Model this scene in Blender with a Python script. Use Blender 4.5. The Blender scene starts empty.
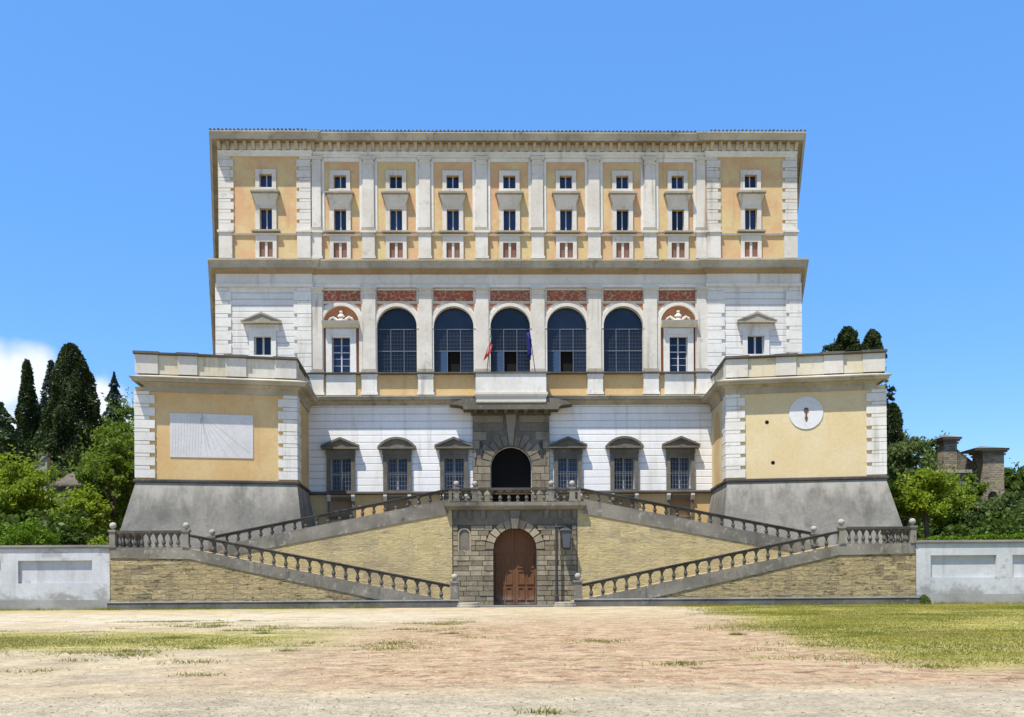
import bpy, bmesh, math, random
import numpy as np
from mathutils import Vector, Matrix
from mathutils.geometry import tessellate_polygon

random.seed(7)
rng = np.random.default_rng(7)
S = bpy.context.scene
COL = S.collection
R = math.radians
PI = math.pi

# ------------------------------------------------------------------ camera
F = 950.0
cam = bpy.data.cameras.new('camera')
cam.sensor_width = 36
cam.lens = F / 1024 * 36
cam.shift_y = (580 - 358.5) / 1024
cam.clip_end = 6000
camo = bpy.data.objects.new('camera', cam)
COL.objects.link(camo)
psi, rho = R(1.08), R(.37)
fw = Vector((math.sin(psi), math.cos(psi), 0))
r0 = Vector((math.cos(psi), -math.sin(psi), 0))
u0 = Vector((0, 0, 1))
cr = r0 * math.cos(rho) - u0 * math.sin(rho)
cu = u0 * math.cos(rho) + r0 * math.sin(rho)
mw = Matrix((cr, cu, -fw)).transposed().to_4x4()
mw.translation = Vector((-1.4, 0, 1.7))
camo.matrix_world = mw
S.camera = camo

# ------------------------------------------------------------------ sky, sun
EL, AZ = 67.0, 39.0            # the sun stands high, behind and to the left of the viewer
world = bpy.data.worlds.new('World')
S.world = world
world.use_nodes = True
wn, wl = world.node_tree.nodes, world.node_tree.links
wn.clear()
wo = wn.new('ShaderNodeOutputWorld'); bg = wn.new('ShaderNodeBackground')
sky = wn.new('ShaderNodeTexSky'); sky.sky_type = 'NISHITA'; sky.sun_disc = False
sky.sun_elevation = R(EL); sky.sun_rotation = R(180 + AZ)
sky.altitude = 500; sky.air_density = 1.0; sky.dust_density = .6; sky.ozone_density = 1.6
bg.inputs['Strength'].default_value = .12
tc = wn.new('ShaderNodeTexCoord')


def wmath(op, a, b=None, c=None, clamp=False):
    n = wn.new('ShaderNodeMath'); n.operation = op; n.use_clamp = clamp
    for i, v in enumerate((a, b, c)):
        if v is None: continue
        if isinstance(v, (int, float)): n.inputs[i].default_value = v
        else: wl.new(v, n.inputs[i])
    return n.outputs[0]


nz = wn.new('ShaderNodeTexNoise'); nz.inputs['Scale'].default_value = 11; nz.inputs['Detail'].default_value = 7; nz.inputs['Roughness'].default_value = .58
wl.new(tc.outputs['Generated'], nz.inputs['Vector'])
nzd = wmath('MULTIPLY', wmath('SUBTRACT', nz.outputs['Fac'], .5), .16)
blobs = None
for az, el, rad in ((-25.8, 10.9, 2.2), (-27.6, 10.4, 2.6), (-31, 9.8, 3.2), (-35, 9.0, 3.6), (-23.9, 9.2, 1.9), (-22.1, 10.0, 1.9), (-20.3, 8.8, 1.8), (-27, 7.5, 3), (-22, 7.5, 2.4), (-39, 10, 4)):
    d = (math.sin(R(az)) * math.cos(R(el)), math.cos(R(az)) * math.cos(R(el)), math.sin(R(el)))
    vd = wn.new('ShaderNodeVectorMath'); vd.operation = 'DISTANCE'
    wl.new(tc.outputs['Generated'], vd.inputs[0]); vd.inputs[1].default_value = d
    v = wmath('SUBTRACT', 1.0, wmath('DIVIDE', vd.outputs['Value'], R(rad)))
    blobs = v if blobs is None else wmath('MAXIMUM', blobs, v)
cl = wmath('ADD', blobs, wmath('MULTIPLY', nzd, 13.0))
mr = wn.new('ShaderNodeMapRange'); mr.interpolation_type = 'SMOOTHSTEP'
mr.inputs['From Min'].default_value = .0; mr.inputs['From Max'].default_value = .8
wl.new(cl, mr.inputs['Value'])
hs = wn.new('ShaderNodeHueSaturation'); hs.inputs['Saturation'].default_value = 1.36; hs.inputs['Value'].default_value = 1.0
wl.new(sky.outputs[0], hs.inputs['Color'])
mx = wn.new('ShaderNodeMix'); mx.data_type = 'RGBA'
wl.new(wmath('MULTIPLY', mr.outputs['Result'], .92), mx.inputs['Factor'])
even = wn.new('ShaderNodeMix'); even.data_type = 'RGBA'; even.inputs['Factor'].default_value = .52
wl.new(hs.outputs['Color'], even.inputs['A']); even.inputs['B'].default_value = (.92, 2.15, 4.9, 1)
wl.new(even.outputs['Result'], mx.inputs['A'])
mx.inputs['B'].default_value = (4.6, 4.75, 5.0, 1)
wl.new(mx.outputs['Result'], bg.inputs['Color'])
wl.new(bg.outputs[0], wo.inputs[0])

sl = bpy.data.lights.new('sun', 'SUN')
sl.energy = 4.2; sl.angle = R(.53); sl.color = (1, .94, .84)
so = bpy.data.objects.new('sun', sl); COL.objects.link(so)
sd = Vector((-math.sin(R(AZ)) * math.cos(R(EL)), -math.cos(R(AZ)) * math.cos(R(EL)), math.sin(R(EL))))
so.rotation_euler = sd.to_track_quat('Z', 'Y').to_euler()
so.location = (-60, -40, 120)
S.view_settings.view_transform = 'Standard'
S.view_settings.look = 'None'
S.view_settings.exposure = 0.92
S.view_settings.gamma = 1


# ------------------------------------------------------------------ materials
class NB:
    def __init__(s, name):
        m = bpy.data.materials.new(name); m.use_nodes = True
        s.m = m; s.n = m.node_tree.nodes; s.l = m.node_tree.links
        s.b = s.n['Principled BSDF']; s.out = s.n['Material Output']
        s.b.inputs['Specular IOR Level'].default_value = .25
        g = s.n.new('ShaderNodeNewGeometry'); s.pos = g.outputs['Position']; s.island = g.outputs['Random Per Island']
        o = s.n.new('ShaderNodeObjectInfo'); s.orand = o.outputs['Random']
        sx = s.n.new('ShaderNodeSeparateXYZ'); s.l.new(s.pos, sx.inputs[0]); s.x, s.y, s.z = sx.outputs

    def put(s, sock, v):
        if isinstance(v, (int, float)): sock.default_value = v
        elif isinstance(v, tuple): sock.default_value = v if len(v) == 4 or sock.type == 'VECTOR' else v + (1,)
        else: s.l.new(v, sock)

    def math(s, op, a, b=0.0, c=None, clamp=False):
        n = s.n.new('ShaderNodeMath'); n.operation = op; n.use_clamp = clamp
        s.put(n.inputs[0], a); s.put(n.inputs[1], b)
        if c is not None: s.put(n.inputs[2], c)
        return n.outputs[0]

    def vec(s, x, y, z):
        n = s.n.new('ShaderNodeCombineXYZ')
        for i, v in enumerate((x, y, z)): s.put(n.inputs[i], v)
        return n.outputs[0]

    def scaled(s, sx, sy, sz, off=0):
        return s.vec(s.math('MULTIPLY_ADD', s.x, sx, off), s.math('MULTIPLY', s.y, sy), s.math('MULTIPLY', s.z, sz))

    def noise(s, scale, detail=4, rough=.55, vec=None, dist=0):
        n = s.n.new('ShaderNodeTexNoise')
        s.put(n.inputs['Scale'], scale); n.inputs['Detail'].default_value = detail; n.inputs['Roughness'].default_value = rough
        n.inputs['Distortion'].default_value = dist
        s.l.new(s.pos if vec is None else vec, n.inputs['Vector'])
        return n.outputs['Fac']

    def ramp(s, v, a, b, smooth=True):
        n = s.n.new('ShaderNodeMapRange')
        if smooth: n.interpolation_type = 'SMOOTHSTEP'
        s.put(n.inputs['Value'], v); n.inputs['From Min'].default_value = a; n.inputs['From Max'].default_value = b
        return n.outputs['Result']

    def mix(s, f, a, b):
        n = s.n.new('ShaderNodeMix'); n.data_type = 'RGBA'
        s.put(n.inputs['Factor'], f); s.put(n.inputs['A'], a); s.put(n.inputs['B'], b)
        return n.outputs['Result']

    def scale_col(s, c, f):
        n = s.n.new('ShaderNodeVectorMath'); n.operation = 'SCALE'
        s.put(n.inputs[0], c); s.put(n.inputs['Scale'], f)
        return n.outputs[0]

    def bump(s, h, strength=.4, dist=.02):
        n = s.n.new('ShaderNodeBump'); n.inputs['Strength'].default_value = strength; n.inputs['Distance'].default_value = dist
        s.l.new(h, n.inputs['Height']); s.l.new(n.outputs[0], s.b.inputs['Normal'])

    def done(s, col, rough=.85):
        s.put(s.b.inputs['Base Color'], col); s.put(s.b.inputs['Roughness'], rough)
        return s.m


def c3(h):   # sRGB hex -> linear
    v = [int(h[i:i + 2], 16) / 255 for i in (0, 2, 4)]
    return tuple(((x + .055) / 1.055) ** 2.4 if x > .04045 else x / 12.92 for x in v)


def weathered(name, c1, c2, dirt, dirt_amt=.5, streak=.5, rough=.88, lichen=None, bump=.25):
    """plaster or stone: slow patches of two tones, vertical rain streaks, speckle"""
    b = NB(name)
    big = b.ramp(b.noise(.35, 5, .6), .36, .66)
    col = b.mix(big, c1, c2)
    fine = b.noise(5.0, 5, .7)
    col = b.scale_col(col, b.math('MULTIPLY_ADD', fine, .34, .83))
    st = b.ramp(b.noise(1.0, 4, .6, b.scaled(1.9, 1.9, .16)), .52, .76)
    st = b.math('MULTIPLY', st, b.ramp(b.noise(.22, 3, .5, b.scaled(1, 1, 1.4, 31)), .4, .62))
    col = b.mix(b.math('MULTIPLY', st, streak), col, dirt)
    d2 = b.ramp(b.noise(1.3, 6, .68, b.scaled(1, 1, 1, 9)), .56, .74)
    col = b.mix(b.math('MULTIPLY', d2, dirt_amt), col, dirt)
    if lichen:
        l2 = b.ramp(b.noise(2.6, 6, .7, b.scaled(1, 1, 1, 57)), .54, .68)
        col = b.mix(b.math('MULTIPLY', l2, .75), col, lichen)
    b.bump(b.math('ADD', b.noise(3, 4), b.math('MULTIPLY', b.noise(14, 4, .6), .5)), bump, .03)
    return b.done(col, rough)


def coursed(name, c1, c2, dirt, pitch, z0, groove=.05, dirt_amt=.35):
    """plaster ruled into horizontal courses"""
    b = NB(name)
    t = b.math('FRACT', b.math('DIVIDE', b.math('SUBTRACT', b.z, z0), pitch))
    d = b.math('ABSOLUTE', b.math('SUBTRACT', t, .5))
    line = b.ramp(d, .5 - groove / pitch, .5 - groove * .25 / pitch)
    col = b.mix(b.ramp(b.noise(.4, 5, .6), .36, .66), c1, c2)
    col = b.scale_col(col, b.math('MULTIPLY_ADD', b.noise(5, 5, .7), .26, .87))
    st = b.math('MULTIPLY', b.ramp(b.noise(1, 4, .6, b.scaled(1.5, 1.5, .14)), .5, .76), dirt_amt)
    col = b.mix(st, col, dirt)
    col = b.mix(b.math('MULTIPLY', line, .42), col, (.2, .19, .18))
    b.bump(b.math('ADD', b.math('MULTIPLY', line, -1.0), b.math('MULTIPLY', b.noise(8, 4), .15)), .6, .04)
    return b.done(col, .88)


def masonry(name, c1, c2, mortar, w, h, dirt, lichen=None, mortar_w=.018, rugged=1.0):
    """roughly squared blocks: wandering joints, missing mortar, pits, streaks of damp"""
    b = NB(name)
    u = b.math('ADD', b.x, b.math('MULTIPLY', b.y, .97))
    wu = b.math('MULTIPLY', b.math('SUBTRACT', b.noise(1.1, 4, .6), .5), .5 * rugged)
    wv = b.math('MULTIPLY', b.math('SUBTRACT', b.noise(.9, 4, .65, b.scaled(1, 1, 1.6, 63)), .5), .34 * rugged)
    v = b.vec(b.math('ADD', u, wu), b.math('ADD', b.z, wv), 0.0)
    n = b.n.new('ShaderNodeTexBrick')
    b.l.new(v, n.inputs['Vector'])
    n.inputs['Color1'].default_value = (0, 0, 0, 1); n.inputs['Color2'].default_value = (1, 1, 1, 1)
    n.inputs['Mortar'].default_value = (.5, .5, .5, 1)
    n.inputs['Scale'].default_value = 1; n.inputs['Brick Width'].default_value = w; n.inputs['Row Height'].default_value = h
    n.inputs['Mortar Size'].default_value = mortar_w; n.inputs['Mortar Smooth'].default_value = .6
    n.offset = .43; n.squash = 1.4; n.squash_frequency = 3
    sep = b.n.new('ShaderNodeSeparateColor'); b.l.new(n.outputs['Color'], sep.inputs[0])
    col = b.mix(sep.outputs[0], c1, c2)
    col = b.mix(b.ramp(b.noise(.28, 5, .65), .38, .62), col, b.mix(sep.outputs[0], c2, dirt))
    grain = b.noise(3.4, 6, .75, b.scaled(.8, .8, 2.0))
    col = b.scale_col(col, b.math('MULTIPLY_ADD', grain, 1.0 * rugged, 1 - .5 * rugged))
    mo = n.outputs['Fac']
    gap = b.ramp(b.noise(1.6, 5, .65), .44, .62)
    col = b.mix(b.math('MULTIPLY', mo, b.math('MULTIPLY_ADD', gap, .8, .05)), col, mortar)
    holes = b.ramp(b.noise(2.1, 6, .72, b.scaled(.6, .6, 2.2)), .58, .66)
    col = b.mix(b.math('MULTIPLY', holes, .75 * rugged), col, mortar)
    glint = b.ramp(b.noise(2.3, 6, .7, b.scaled(.6, .6, 2.4, 29)), .57, .67)  # paler flecks paint lit block faces into the colour
    col = b.mix(b.math('MULTIPLY', glint, .5 * rugged), col, b.scale_col(b.mix(0.0, c2, c2), 1.35))
    d2 = b.ramp(b.noise(.7, 6, .68, b.scaled(1.2, 1.2, .22, 19)), .5, .72)
    col = b.mix(b.math('MULTIPLY', d2, .6), col, dirt)
    if lichen:
        col = b.mix(b.math('MULTIPLY', b.ramp(b.noise(1.4, 6, .7, b.scaled(1, 1, 1, 77)), .54, .68), .6), col, lichen)
    hgt = b.math('ADD', b.math('MULTIPLY', mo, -.8), b.math('ADD', b.math('MULTIPLY', grain, 1.8), b.math('MULTIPLY', holes, -1.4)))
    b.bump(hgt, 1.0 * rugged, .09)
    return b.done(col, .92)


def flat(name, col, rough=.5, var=.15, spec=.3, metal=0):
    b = NB(name)
    c = b.scale_col(b.mix(0.0, col, col), b.math('MULTIPLY_ADD', b.noise(9, 4), var * 2, 1 - var))
    b.b.inputs['Specular IOR Level'].default_value = spec
    b.b.inputs['Metallic'].default_value = metal
    return b.done(c, rough)


def blockstone(name, c1, c2, dirt, lichen):
    """every loose block of one mesh takes its own tone"""
    b = NB(name)
    col = b.mix(b.island, c1, c2)
    col = b.scale_col(col, b.math('MULTIPLY_ADD', b.noise(6, 6, .72), .8, .58))
    col = b.mix(b.math('MULTIPLY', b.ramp(b.noise(.9, 5, .65, b.scaled(1.4, 1.4, .4)), .48, .72), .6), col, dirt)
    col = b.mix(b.math('MULTIPLY', b.ramp(b.noise(2.3, 6, .7, b.scaled(1, 1, 1, 41)), .55, .7), .55), col, lichen)
    b.bump(b.noise(9, 5, .7), .6, .04)
    return b.done(col, .92)


def glassmat(name, col, rough=.08):
    b = NB(name)
    t = b.math('MULTIPLY', b.math('MULTIPLY_ADD', b.noise(.8, 2), 1.2, .4), b.math('MULTIPLY_ADD', b.orand, 1.3, .45))
    b.b.inputs['Specular IOR Level'].default_value = .35
    b.bump(b.noise(.9, 2), .12, .05)
    return b.done(b.scale_col(b.mix(0.0, col, col), t), rough)


def leafmat(name, c1, c2, c3_, transl=.35):
    b = NB(name)
    col = b.mix(b.island, c1, c2)
    col = b.mix(b.ramp(b.noise(.55, 3), .42, .62), col, c3_)
    d = b.n.new('ShaderNodeBsdfDiffuse'); t = b.n.new('ShaderNodeBsdfTranslucent')
    b.l.new(col, d.inputs[0]); b.l.new(b.scale_col(col, 1.3), t.inputs[0])
    gl = b.n.new('ShaderNodeBsdfGlossy'); gl.inputs['Roughness'].default_value = .45; gl.inputs[0].default_value = (.2, .2, .2, 1)
    m1 = b.n.new('ShaderNodeMixShader'); m1.inputs[0].default_value = transl
    b.l.new(d.outputs[0], m1.inputs[1]); b.l.new(t.outputs[0], m1.inputs[2])
    m2 = b.n.new('ShaderNodeMixShader'); m2.inputs[0].default_value = .04
    b.l.new(m1.outputs[0], m2.inputs[1]); b.l.new(gl.outputs[0], m2.inputs[2])
    b.l.new(m2.outputs[0], b.out.inputs[0])
    b.n.remove(b.b)
    return b.m


MAT = {}
MAT['ochre'] = weathered('ochre_plaster', (.52, .345, .15), (.56, .41, .205), (.40, .26, .14), .55, .65)
MAT['ochre_up'] = weathered('faded_ochre_plaster', (.53, .41, .20), (.51, .30, .155), (.40, .25, .14), .6, .85)
MAT['ochre_pale'] = weathered('pale_ochre_plaster', (.56, .445, .25), (.58, .49, .305), (.55, .37, .19), .4, .5)
MAT['white'] = weathered('white_plaster', (.56, .54, .485), (.64, .625, .58), (.33, .295, .24), .5, .75)
MAT['cream'] = weathered('cream_stone', (.52, .485, .41), (.58, .55, .48), (.30, .265, .21), .4, .5)
MAT['parapet'] = weathered('stained_parapet_plaster', (.52, .455, .31), (.56, .53, .45), (.17, .155, .13), .55, .85)
MAT['course_gf'] = coursed('white_coursed_plaster', (.69, .68, .655), (.75, .745, .73), (.44, .41, .36), .56, 8.62, .05, .6)
MAT['course_pn'] = coursed('white_wide_coursed_plaster', (.56, .545, .505), (.63, .62, .585), (.34, .31, .26), .49, 16.4, .055, .75)
MAT['stone'] = weathered('travertine', (.25, .225, .17), (.35, .315, .25), (.10, .09, .07), .6, .7, lichen=(.38, .35, .28))
MAT['cornice'] = weathered('cornice_stone', (.30, .27, .21), (.43, .395, .32), (.12, .105, .08), .65, .8)
MAT['bedmould'] = weathered('bed_moulding_soffit_shade', (.28, .20, .125), (.33, .25, .165), (.14, .105, .08), .5, .4)  # brown paints soffit shade and ochre bounce into the moulding colour
MAT['peperino'] = weathered('grey_peperino_stone', (.105, .094, .074), (.16, .142, .112), (.05, .046, .038), .6, .6, lichen=(.20, .18, .145))
MAT['balus'] = weathered('lichened_grey_stone', (.125, .115, .094), (.225, .205, .165), (.05, .047, .04), .8, .8, lichen=(.33, .31, .26))
MAT['rail'] = weathered('dark_coping_and_shade_line', (.045, .04, .036), (.08, .072, .062), (.022, .021, .02), .5, .3, lichen=(.13, .12, .10))  # weathered rail stone; the bastion string uses it as a painted shadow line
MAT['finial'] = weathered('pale_stone_ball', (.24, .225, .195), (.36, .34, .30), (.09, .086, .075), .6, .4)
b = NB('grey_render')
col = b.mix(b.ramp(b.noise(.3, 6, .65), .34, .66), (.125, .12, .107), (.185, .176, .152))
col = b.scale_col(col, b.math('MULTIPLY_ADD', b.noise(4, 6, .75), .8, .6))
col = b.mix(b.math('MULTIPLY', b.ramp(b.noise(1.0, 6, .68, b.scaled(1, 1, .35, 41)), .48, .7), .6), col, (.075, .073, .067))
wash = b.math('ADD', b.math('MULTIPLY', b.math('SUBTRACT', b.z, 7.0), .35), b.math('MULTIPLY', b.math('SUBTRACT', b.noise(.9, 5, .65, b.scaled(1.3, 1.3, .2, 5)), .5), 2.2))
col = b.mix(b.math('MULTIPLY', b.ramp(wash, -.15, .75), .75), col, (.30, .285, .245))
b.bump(b.noise(5, 6, .7), .5, .05)
MAT['talus'] = b.done(col, .92)
MAT['tufa'] = masonry('ochre_tufa_masonry', (.29, .225, .115), (.46, .365, .19), (.085, .065, .042), .85, .31, (.18, .145, .09), lichen=(.28, .255, .185), mortar_w=.014, rugged=.95)
MAT['tufa_up'] = masonry('pale_tufa_masonry', (.41, .325, .155), (.50, .405, .205), (.23, .18, .10), 1.0, .37, (.31, .25, .145), lichen=(.31, .285, .205), mortar_w=.009, rugged=.55)
MAT['block'] = blockstone('rusticated_blocks', (.165, .138, .092), (.335, .28, .19), (.085, .072, .052), (.36, .32, .24))
MAT['joint'] = flat('dark_joint', (.085, .075, .06), .95)
MAT['coping'] = weathered('dark_coping', (.075, .07, .062), (.12, .112, .10), (.035, .035, .03), .5, .2)
b = NB('limewashed_wall')
col = b.mix(b.ramp(b.noise(.4, 5, .6), .36, .66), (.43, .44, .445), (.50, .505, .51))
col = b.scale_col(col, b.math('MULTIPLY_ADD', b.noise(5, 5, .7), .34, .83))
col = b.mix(b.math('MULTIPLY', b.ramp(b.noise(1, 4, .6, b.scaled(1.6, 1.6, .15)), .5, .76), .45), col, (.27, .265, .25))
damp = b.math('ADD', b.math('MULTIPLY', b.math('SUBTRACT', 1.25, b.z), .55), b.math('MULTIPLY', b.math('SUBTRACT', b.noise(.8, 6, .7, b.scaled(.8, .8, 1, 3)), .5), 2.6))
col = b.mix(b.math('MULTIPLY', b.ramp(damp, .05, .5), .75), col, (.215, .205, .185))
peel = b.ramp(b.noise(.7, 6, .62, b.scaled(.7, .7, 1.2, 87)), .6, .66)
col = b.mix(b.math('MULTIPLY', peel, .6), col, (.26, .25, .225))
b.bump(b.noise(5, 5), .3, .03)
MAT['lime'] = b.done(col, .9)
MAT['plinth'] = weathered('grey_wall_plinth', (.23, .225, .205), (.33, .32, .295), (.12, .115, .105), .6, .6)
MAT['bench'] = weathered('grey_bench_stone', (.085, .082, .075), (.14, .135, .12), (.04, .04, .037), .5, .5, lichen=(.20, .19, .165))
MAT['glass'] = glassmat('dark_window_glass', (.010, .018, .05), .12)
MAT['loggia_glass'] = glassmat('loggia_glass', (.012, .017, .032), .22)
MAT['bluepane'] = flat('pale_blue_open_leaf', (.03, .06, .12), .4)
MAT['dark'] = flat('painted_interior_dark', (.004, .0035, .0035), .95)  # near black paints the unlit depth behind openings into the colour
MAT['wframe'] = flat('white_painted_frame', (.46, .46, .45), .5)
MAT['gframe'] = flat('grey_mullion', (.115, .125, .145), .5)
MAT['lattice'] = flat('blue_grey_lattice', (.04, .048, .065), .5)
MAT['iron'] = flat('dark_iron', (.035, .036, .04), .55)
MAT['shutter'] = weathered('faded_red_shutter', (.26, .125, .085), (.30, .165, .12), (.2, .12, .085), .3, .3)
MAT['red'] = None
MAT['redplain'] = weathered('red_brown_fresco', (.34, .13, .06), (.40, .18, .09), (.24, .12, .07), .4, .3)
MAT['tile'] = weathered('old_roof_tile', (.075, .062, .052), (.12, .095, .075), (.04, .036, .033), .6, .2)
MAT['board'] = weathered('brown_boarding', (.24, .165, .095), (.30, .22, .135), (.15, .11, .07), .4, .5)
MAT['block_shaded'] = blockstone('shaded_rusticated_blocks', (.13, .112, .082), (.25, .215, .155), (.07, .06, .046), (.27, .245, .19))  # darker copy of the blocks, canopy shade painted into the upper arch
MAT['gsash'] = flat('grey_sash', (.27, .28, .29), .5)
MAT['baluster'] = weathered('dark_baluster_stone', (.065, .06, .05), (.115, .105, .086), (.03, .028, .025), .6, .4, lichen=(.30, .28, .23))
MAT['grille'] = flat('grey_iron_grille', (.16, .16, .155), .6)
MAT['pil'] = weathered('weathered_white_stone', (.49, .455, .39), (.58, .55, .49), (.25, .22, .17), .55, .9)
MAT['lamp_glass'] = flat('grey_lamp_glass', (.09, .10, .115), .2)
MAT['flag_white'] = flat('flag_white', (.75, .75, .75), .8, .03)
MAT['flag_red'] = flat('flag_red', (.62, .04, .03), .8, .05)
MAT['flag_green'] = flat('flag_green', (.02, .22, .06), .8, .05)
MAT['flag_blue'] = flat('flag_blue', (.008, .012, .13), .8, .05)
MAT['flag_gold'] = flat('flag_gold', (.75, .5, .03), .8, .05)
MAT['sundial'] = weathered('sundial_plaster', (.50, .495, .48), (.56, .555, .54), (.40, .385, .36), .4, .5)
MAT['ink'] = flat('faded_grey_line', (.38, .38, .38), .9)
MAT['clock'] = weathered('pale_clock_plaster', (.54, .545, .54), (.60, .60, .60), (.47, .44, .40), .45, .4)
MAT['rust'] = flat('rusty_iron', (.12, .05, .04), .8)
MAT['bark'] = weathered('bark', (.11, .085, .06), (.15, .12, .09), (.06, .05, .04), .5, .3)
MAT['rubble'] = masonry('rubble_stone', (.15, .135, .115), (.22, .195, .16), (.05, .045, .04), .5, .28, (.09, .085, .075))
MAT['pylon'] = masonry('brown_brick_pylon', (.25, .205, .14), (.34, .285, .20), (.12, .10, .075), .6, .22, (.13, .115, .09), lichen=(.22, .21, .16), rugged=.8)

b = NB('terracotta_relief')
vo = b.n.new('ShaderNodeTexVoronoi'); vo.inputs['Scale'].default_value = 2.4; vo.feature = 'DISTANCE_TO_EDGE'
b.l.new(b.scaled(1, 1, 1.4), vo.inputs['Vector'])
pat = b.math('SUBTRACT', 1.0, b.ramp(vo.outputs['Distance'], .03, .1))
pat = b.math('MULTIPLY', pat, b.ramp(b.noise(3, 3), .4, .55))
b.bump(pat, .4, .03)
MAT['red'] = b.done(b.mix(b.math('MULTIPLY', pat, .6), b.mix(b.ramp(b.noise(1.2, 4), .4, .6), (.30, .085, .04), (.24, .085, .05)), (.52, .38, .25)), .85)

b = NB('door_wood')
pl = b.math('FRACT', b.math('MULTIPLY', b.x, 4.6))
line = b.ramp(b.math('ABSOLUTE', b.math('SUBTRACT', pl, .5)), .44, .49)
grain = b.noise(6, 5, .6, b.scaled(5, 5, .4))
low = b.math('MULTIPLY', b.ramp(b.noise(1.4, 4), .35, .7), b.math('SUBTRACT', 1.0, b.ramp(b.z, .1, .9)))
cw = b.mix(grain, (.08, .032, .015), (.23, .105, .042))
cw = b.mix(b.math('MULTIPLY', line, .6), cw, (.06, .025, .012))
MAT['wood'] = b.done(b.mix(b.math('MULTIPLY', low, .8), cw, (.34, .28, .24)), .65)

LEAF = {
    'cypress': leafmat('cypress_foliage', (.020, .034, .011), (.042, .062, .020), (.055, .078, .026), .18),
    'spruce': leafmat('spruce_foliage', (.026, .044, .036), (.040, .064, .050), (.036, .06, .04), .15),
    'cedar': leafmat('cedar_foliage', (.040, .068, .024), (.065, .10, .036), (.05, .08, .04), .2),
    'bright': leafmat('bright_foliage', (.15, .215, .014), (.26, .32, .026), (.19, .255, .022), .48),
    'mid': leafmat('mid_green_foliage', (.085, .145, .014), (.15, .205, .026), (.11, .16, .02), .42),
    'deep': leafmat('deep_green_foliage', (.05, .092, .014), (.09, .135, .022), (.07, .11, .02), .38),
    'olive': leafmat('olive_foliage', (.085, .125, .036), (.125, .165, .055), (.105, .145, .042), .35),
    'hedge': leafmat('hedge_foliage', (.085, .165, .010), (.14, .225, .018), (.10, .17, .012), .38),
}
MAT['grass'] = leafmat('dry_grass', (.22, .235, .03), (.44, .39, .085), (.28, .28, .04), .45)
b = NB('meadow_grass')
col = b.mix(b.island, (.19, .20, .032), (.38, .335, .085))
col = b.mix(b.ramp(b.noise(.33, 6, .7, b.scaled(.55, 1, 1, 7)), .42, .62), col, (.125, .16, .026))
col = b.mix(b.math('MULTIPLY', b.ramp(b.noise(.5, 6, .72, b.scaled(.5, 1, 1, 57)), .5, .66), .85), col, (.40, .33, .14))
d = b.n.new('ShaderNodeBsdfDiffuse'); t = b.n.new('ShaderNodeBsdfTranslucent'); m1 = b.n.new('ShaderNodeMixShader'); m1.inputs[0].default_value = .45
b.l.new(col, d.inputs[0]); b.l.new(col, t.inputs[0]); b.l.new(d.outputs[0], m1.inputs[1]); b.l.new(t.outputs[0], m1.inputs[2]); b.l.new(m1.outputs[0], b.out.inputs[0]); b.n.remove(b.b)
MAT['grass'] = b.m
MAT['weed'] = leafmat('weeds', (.12, .145, .022), (.25, .225, .05), (.165, .175, .03), .42)


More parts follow.
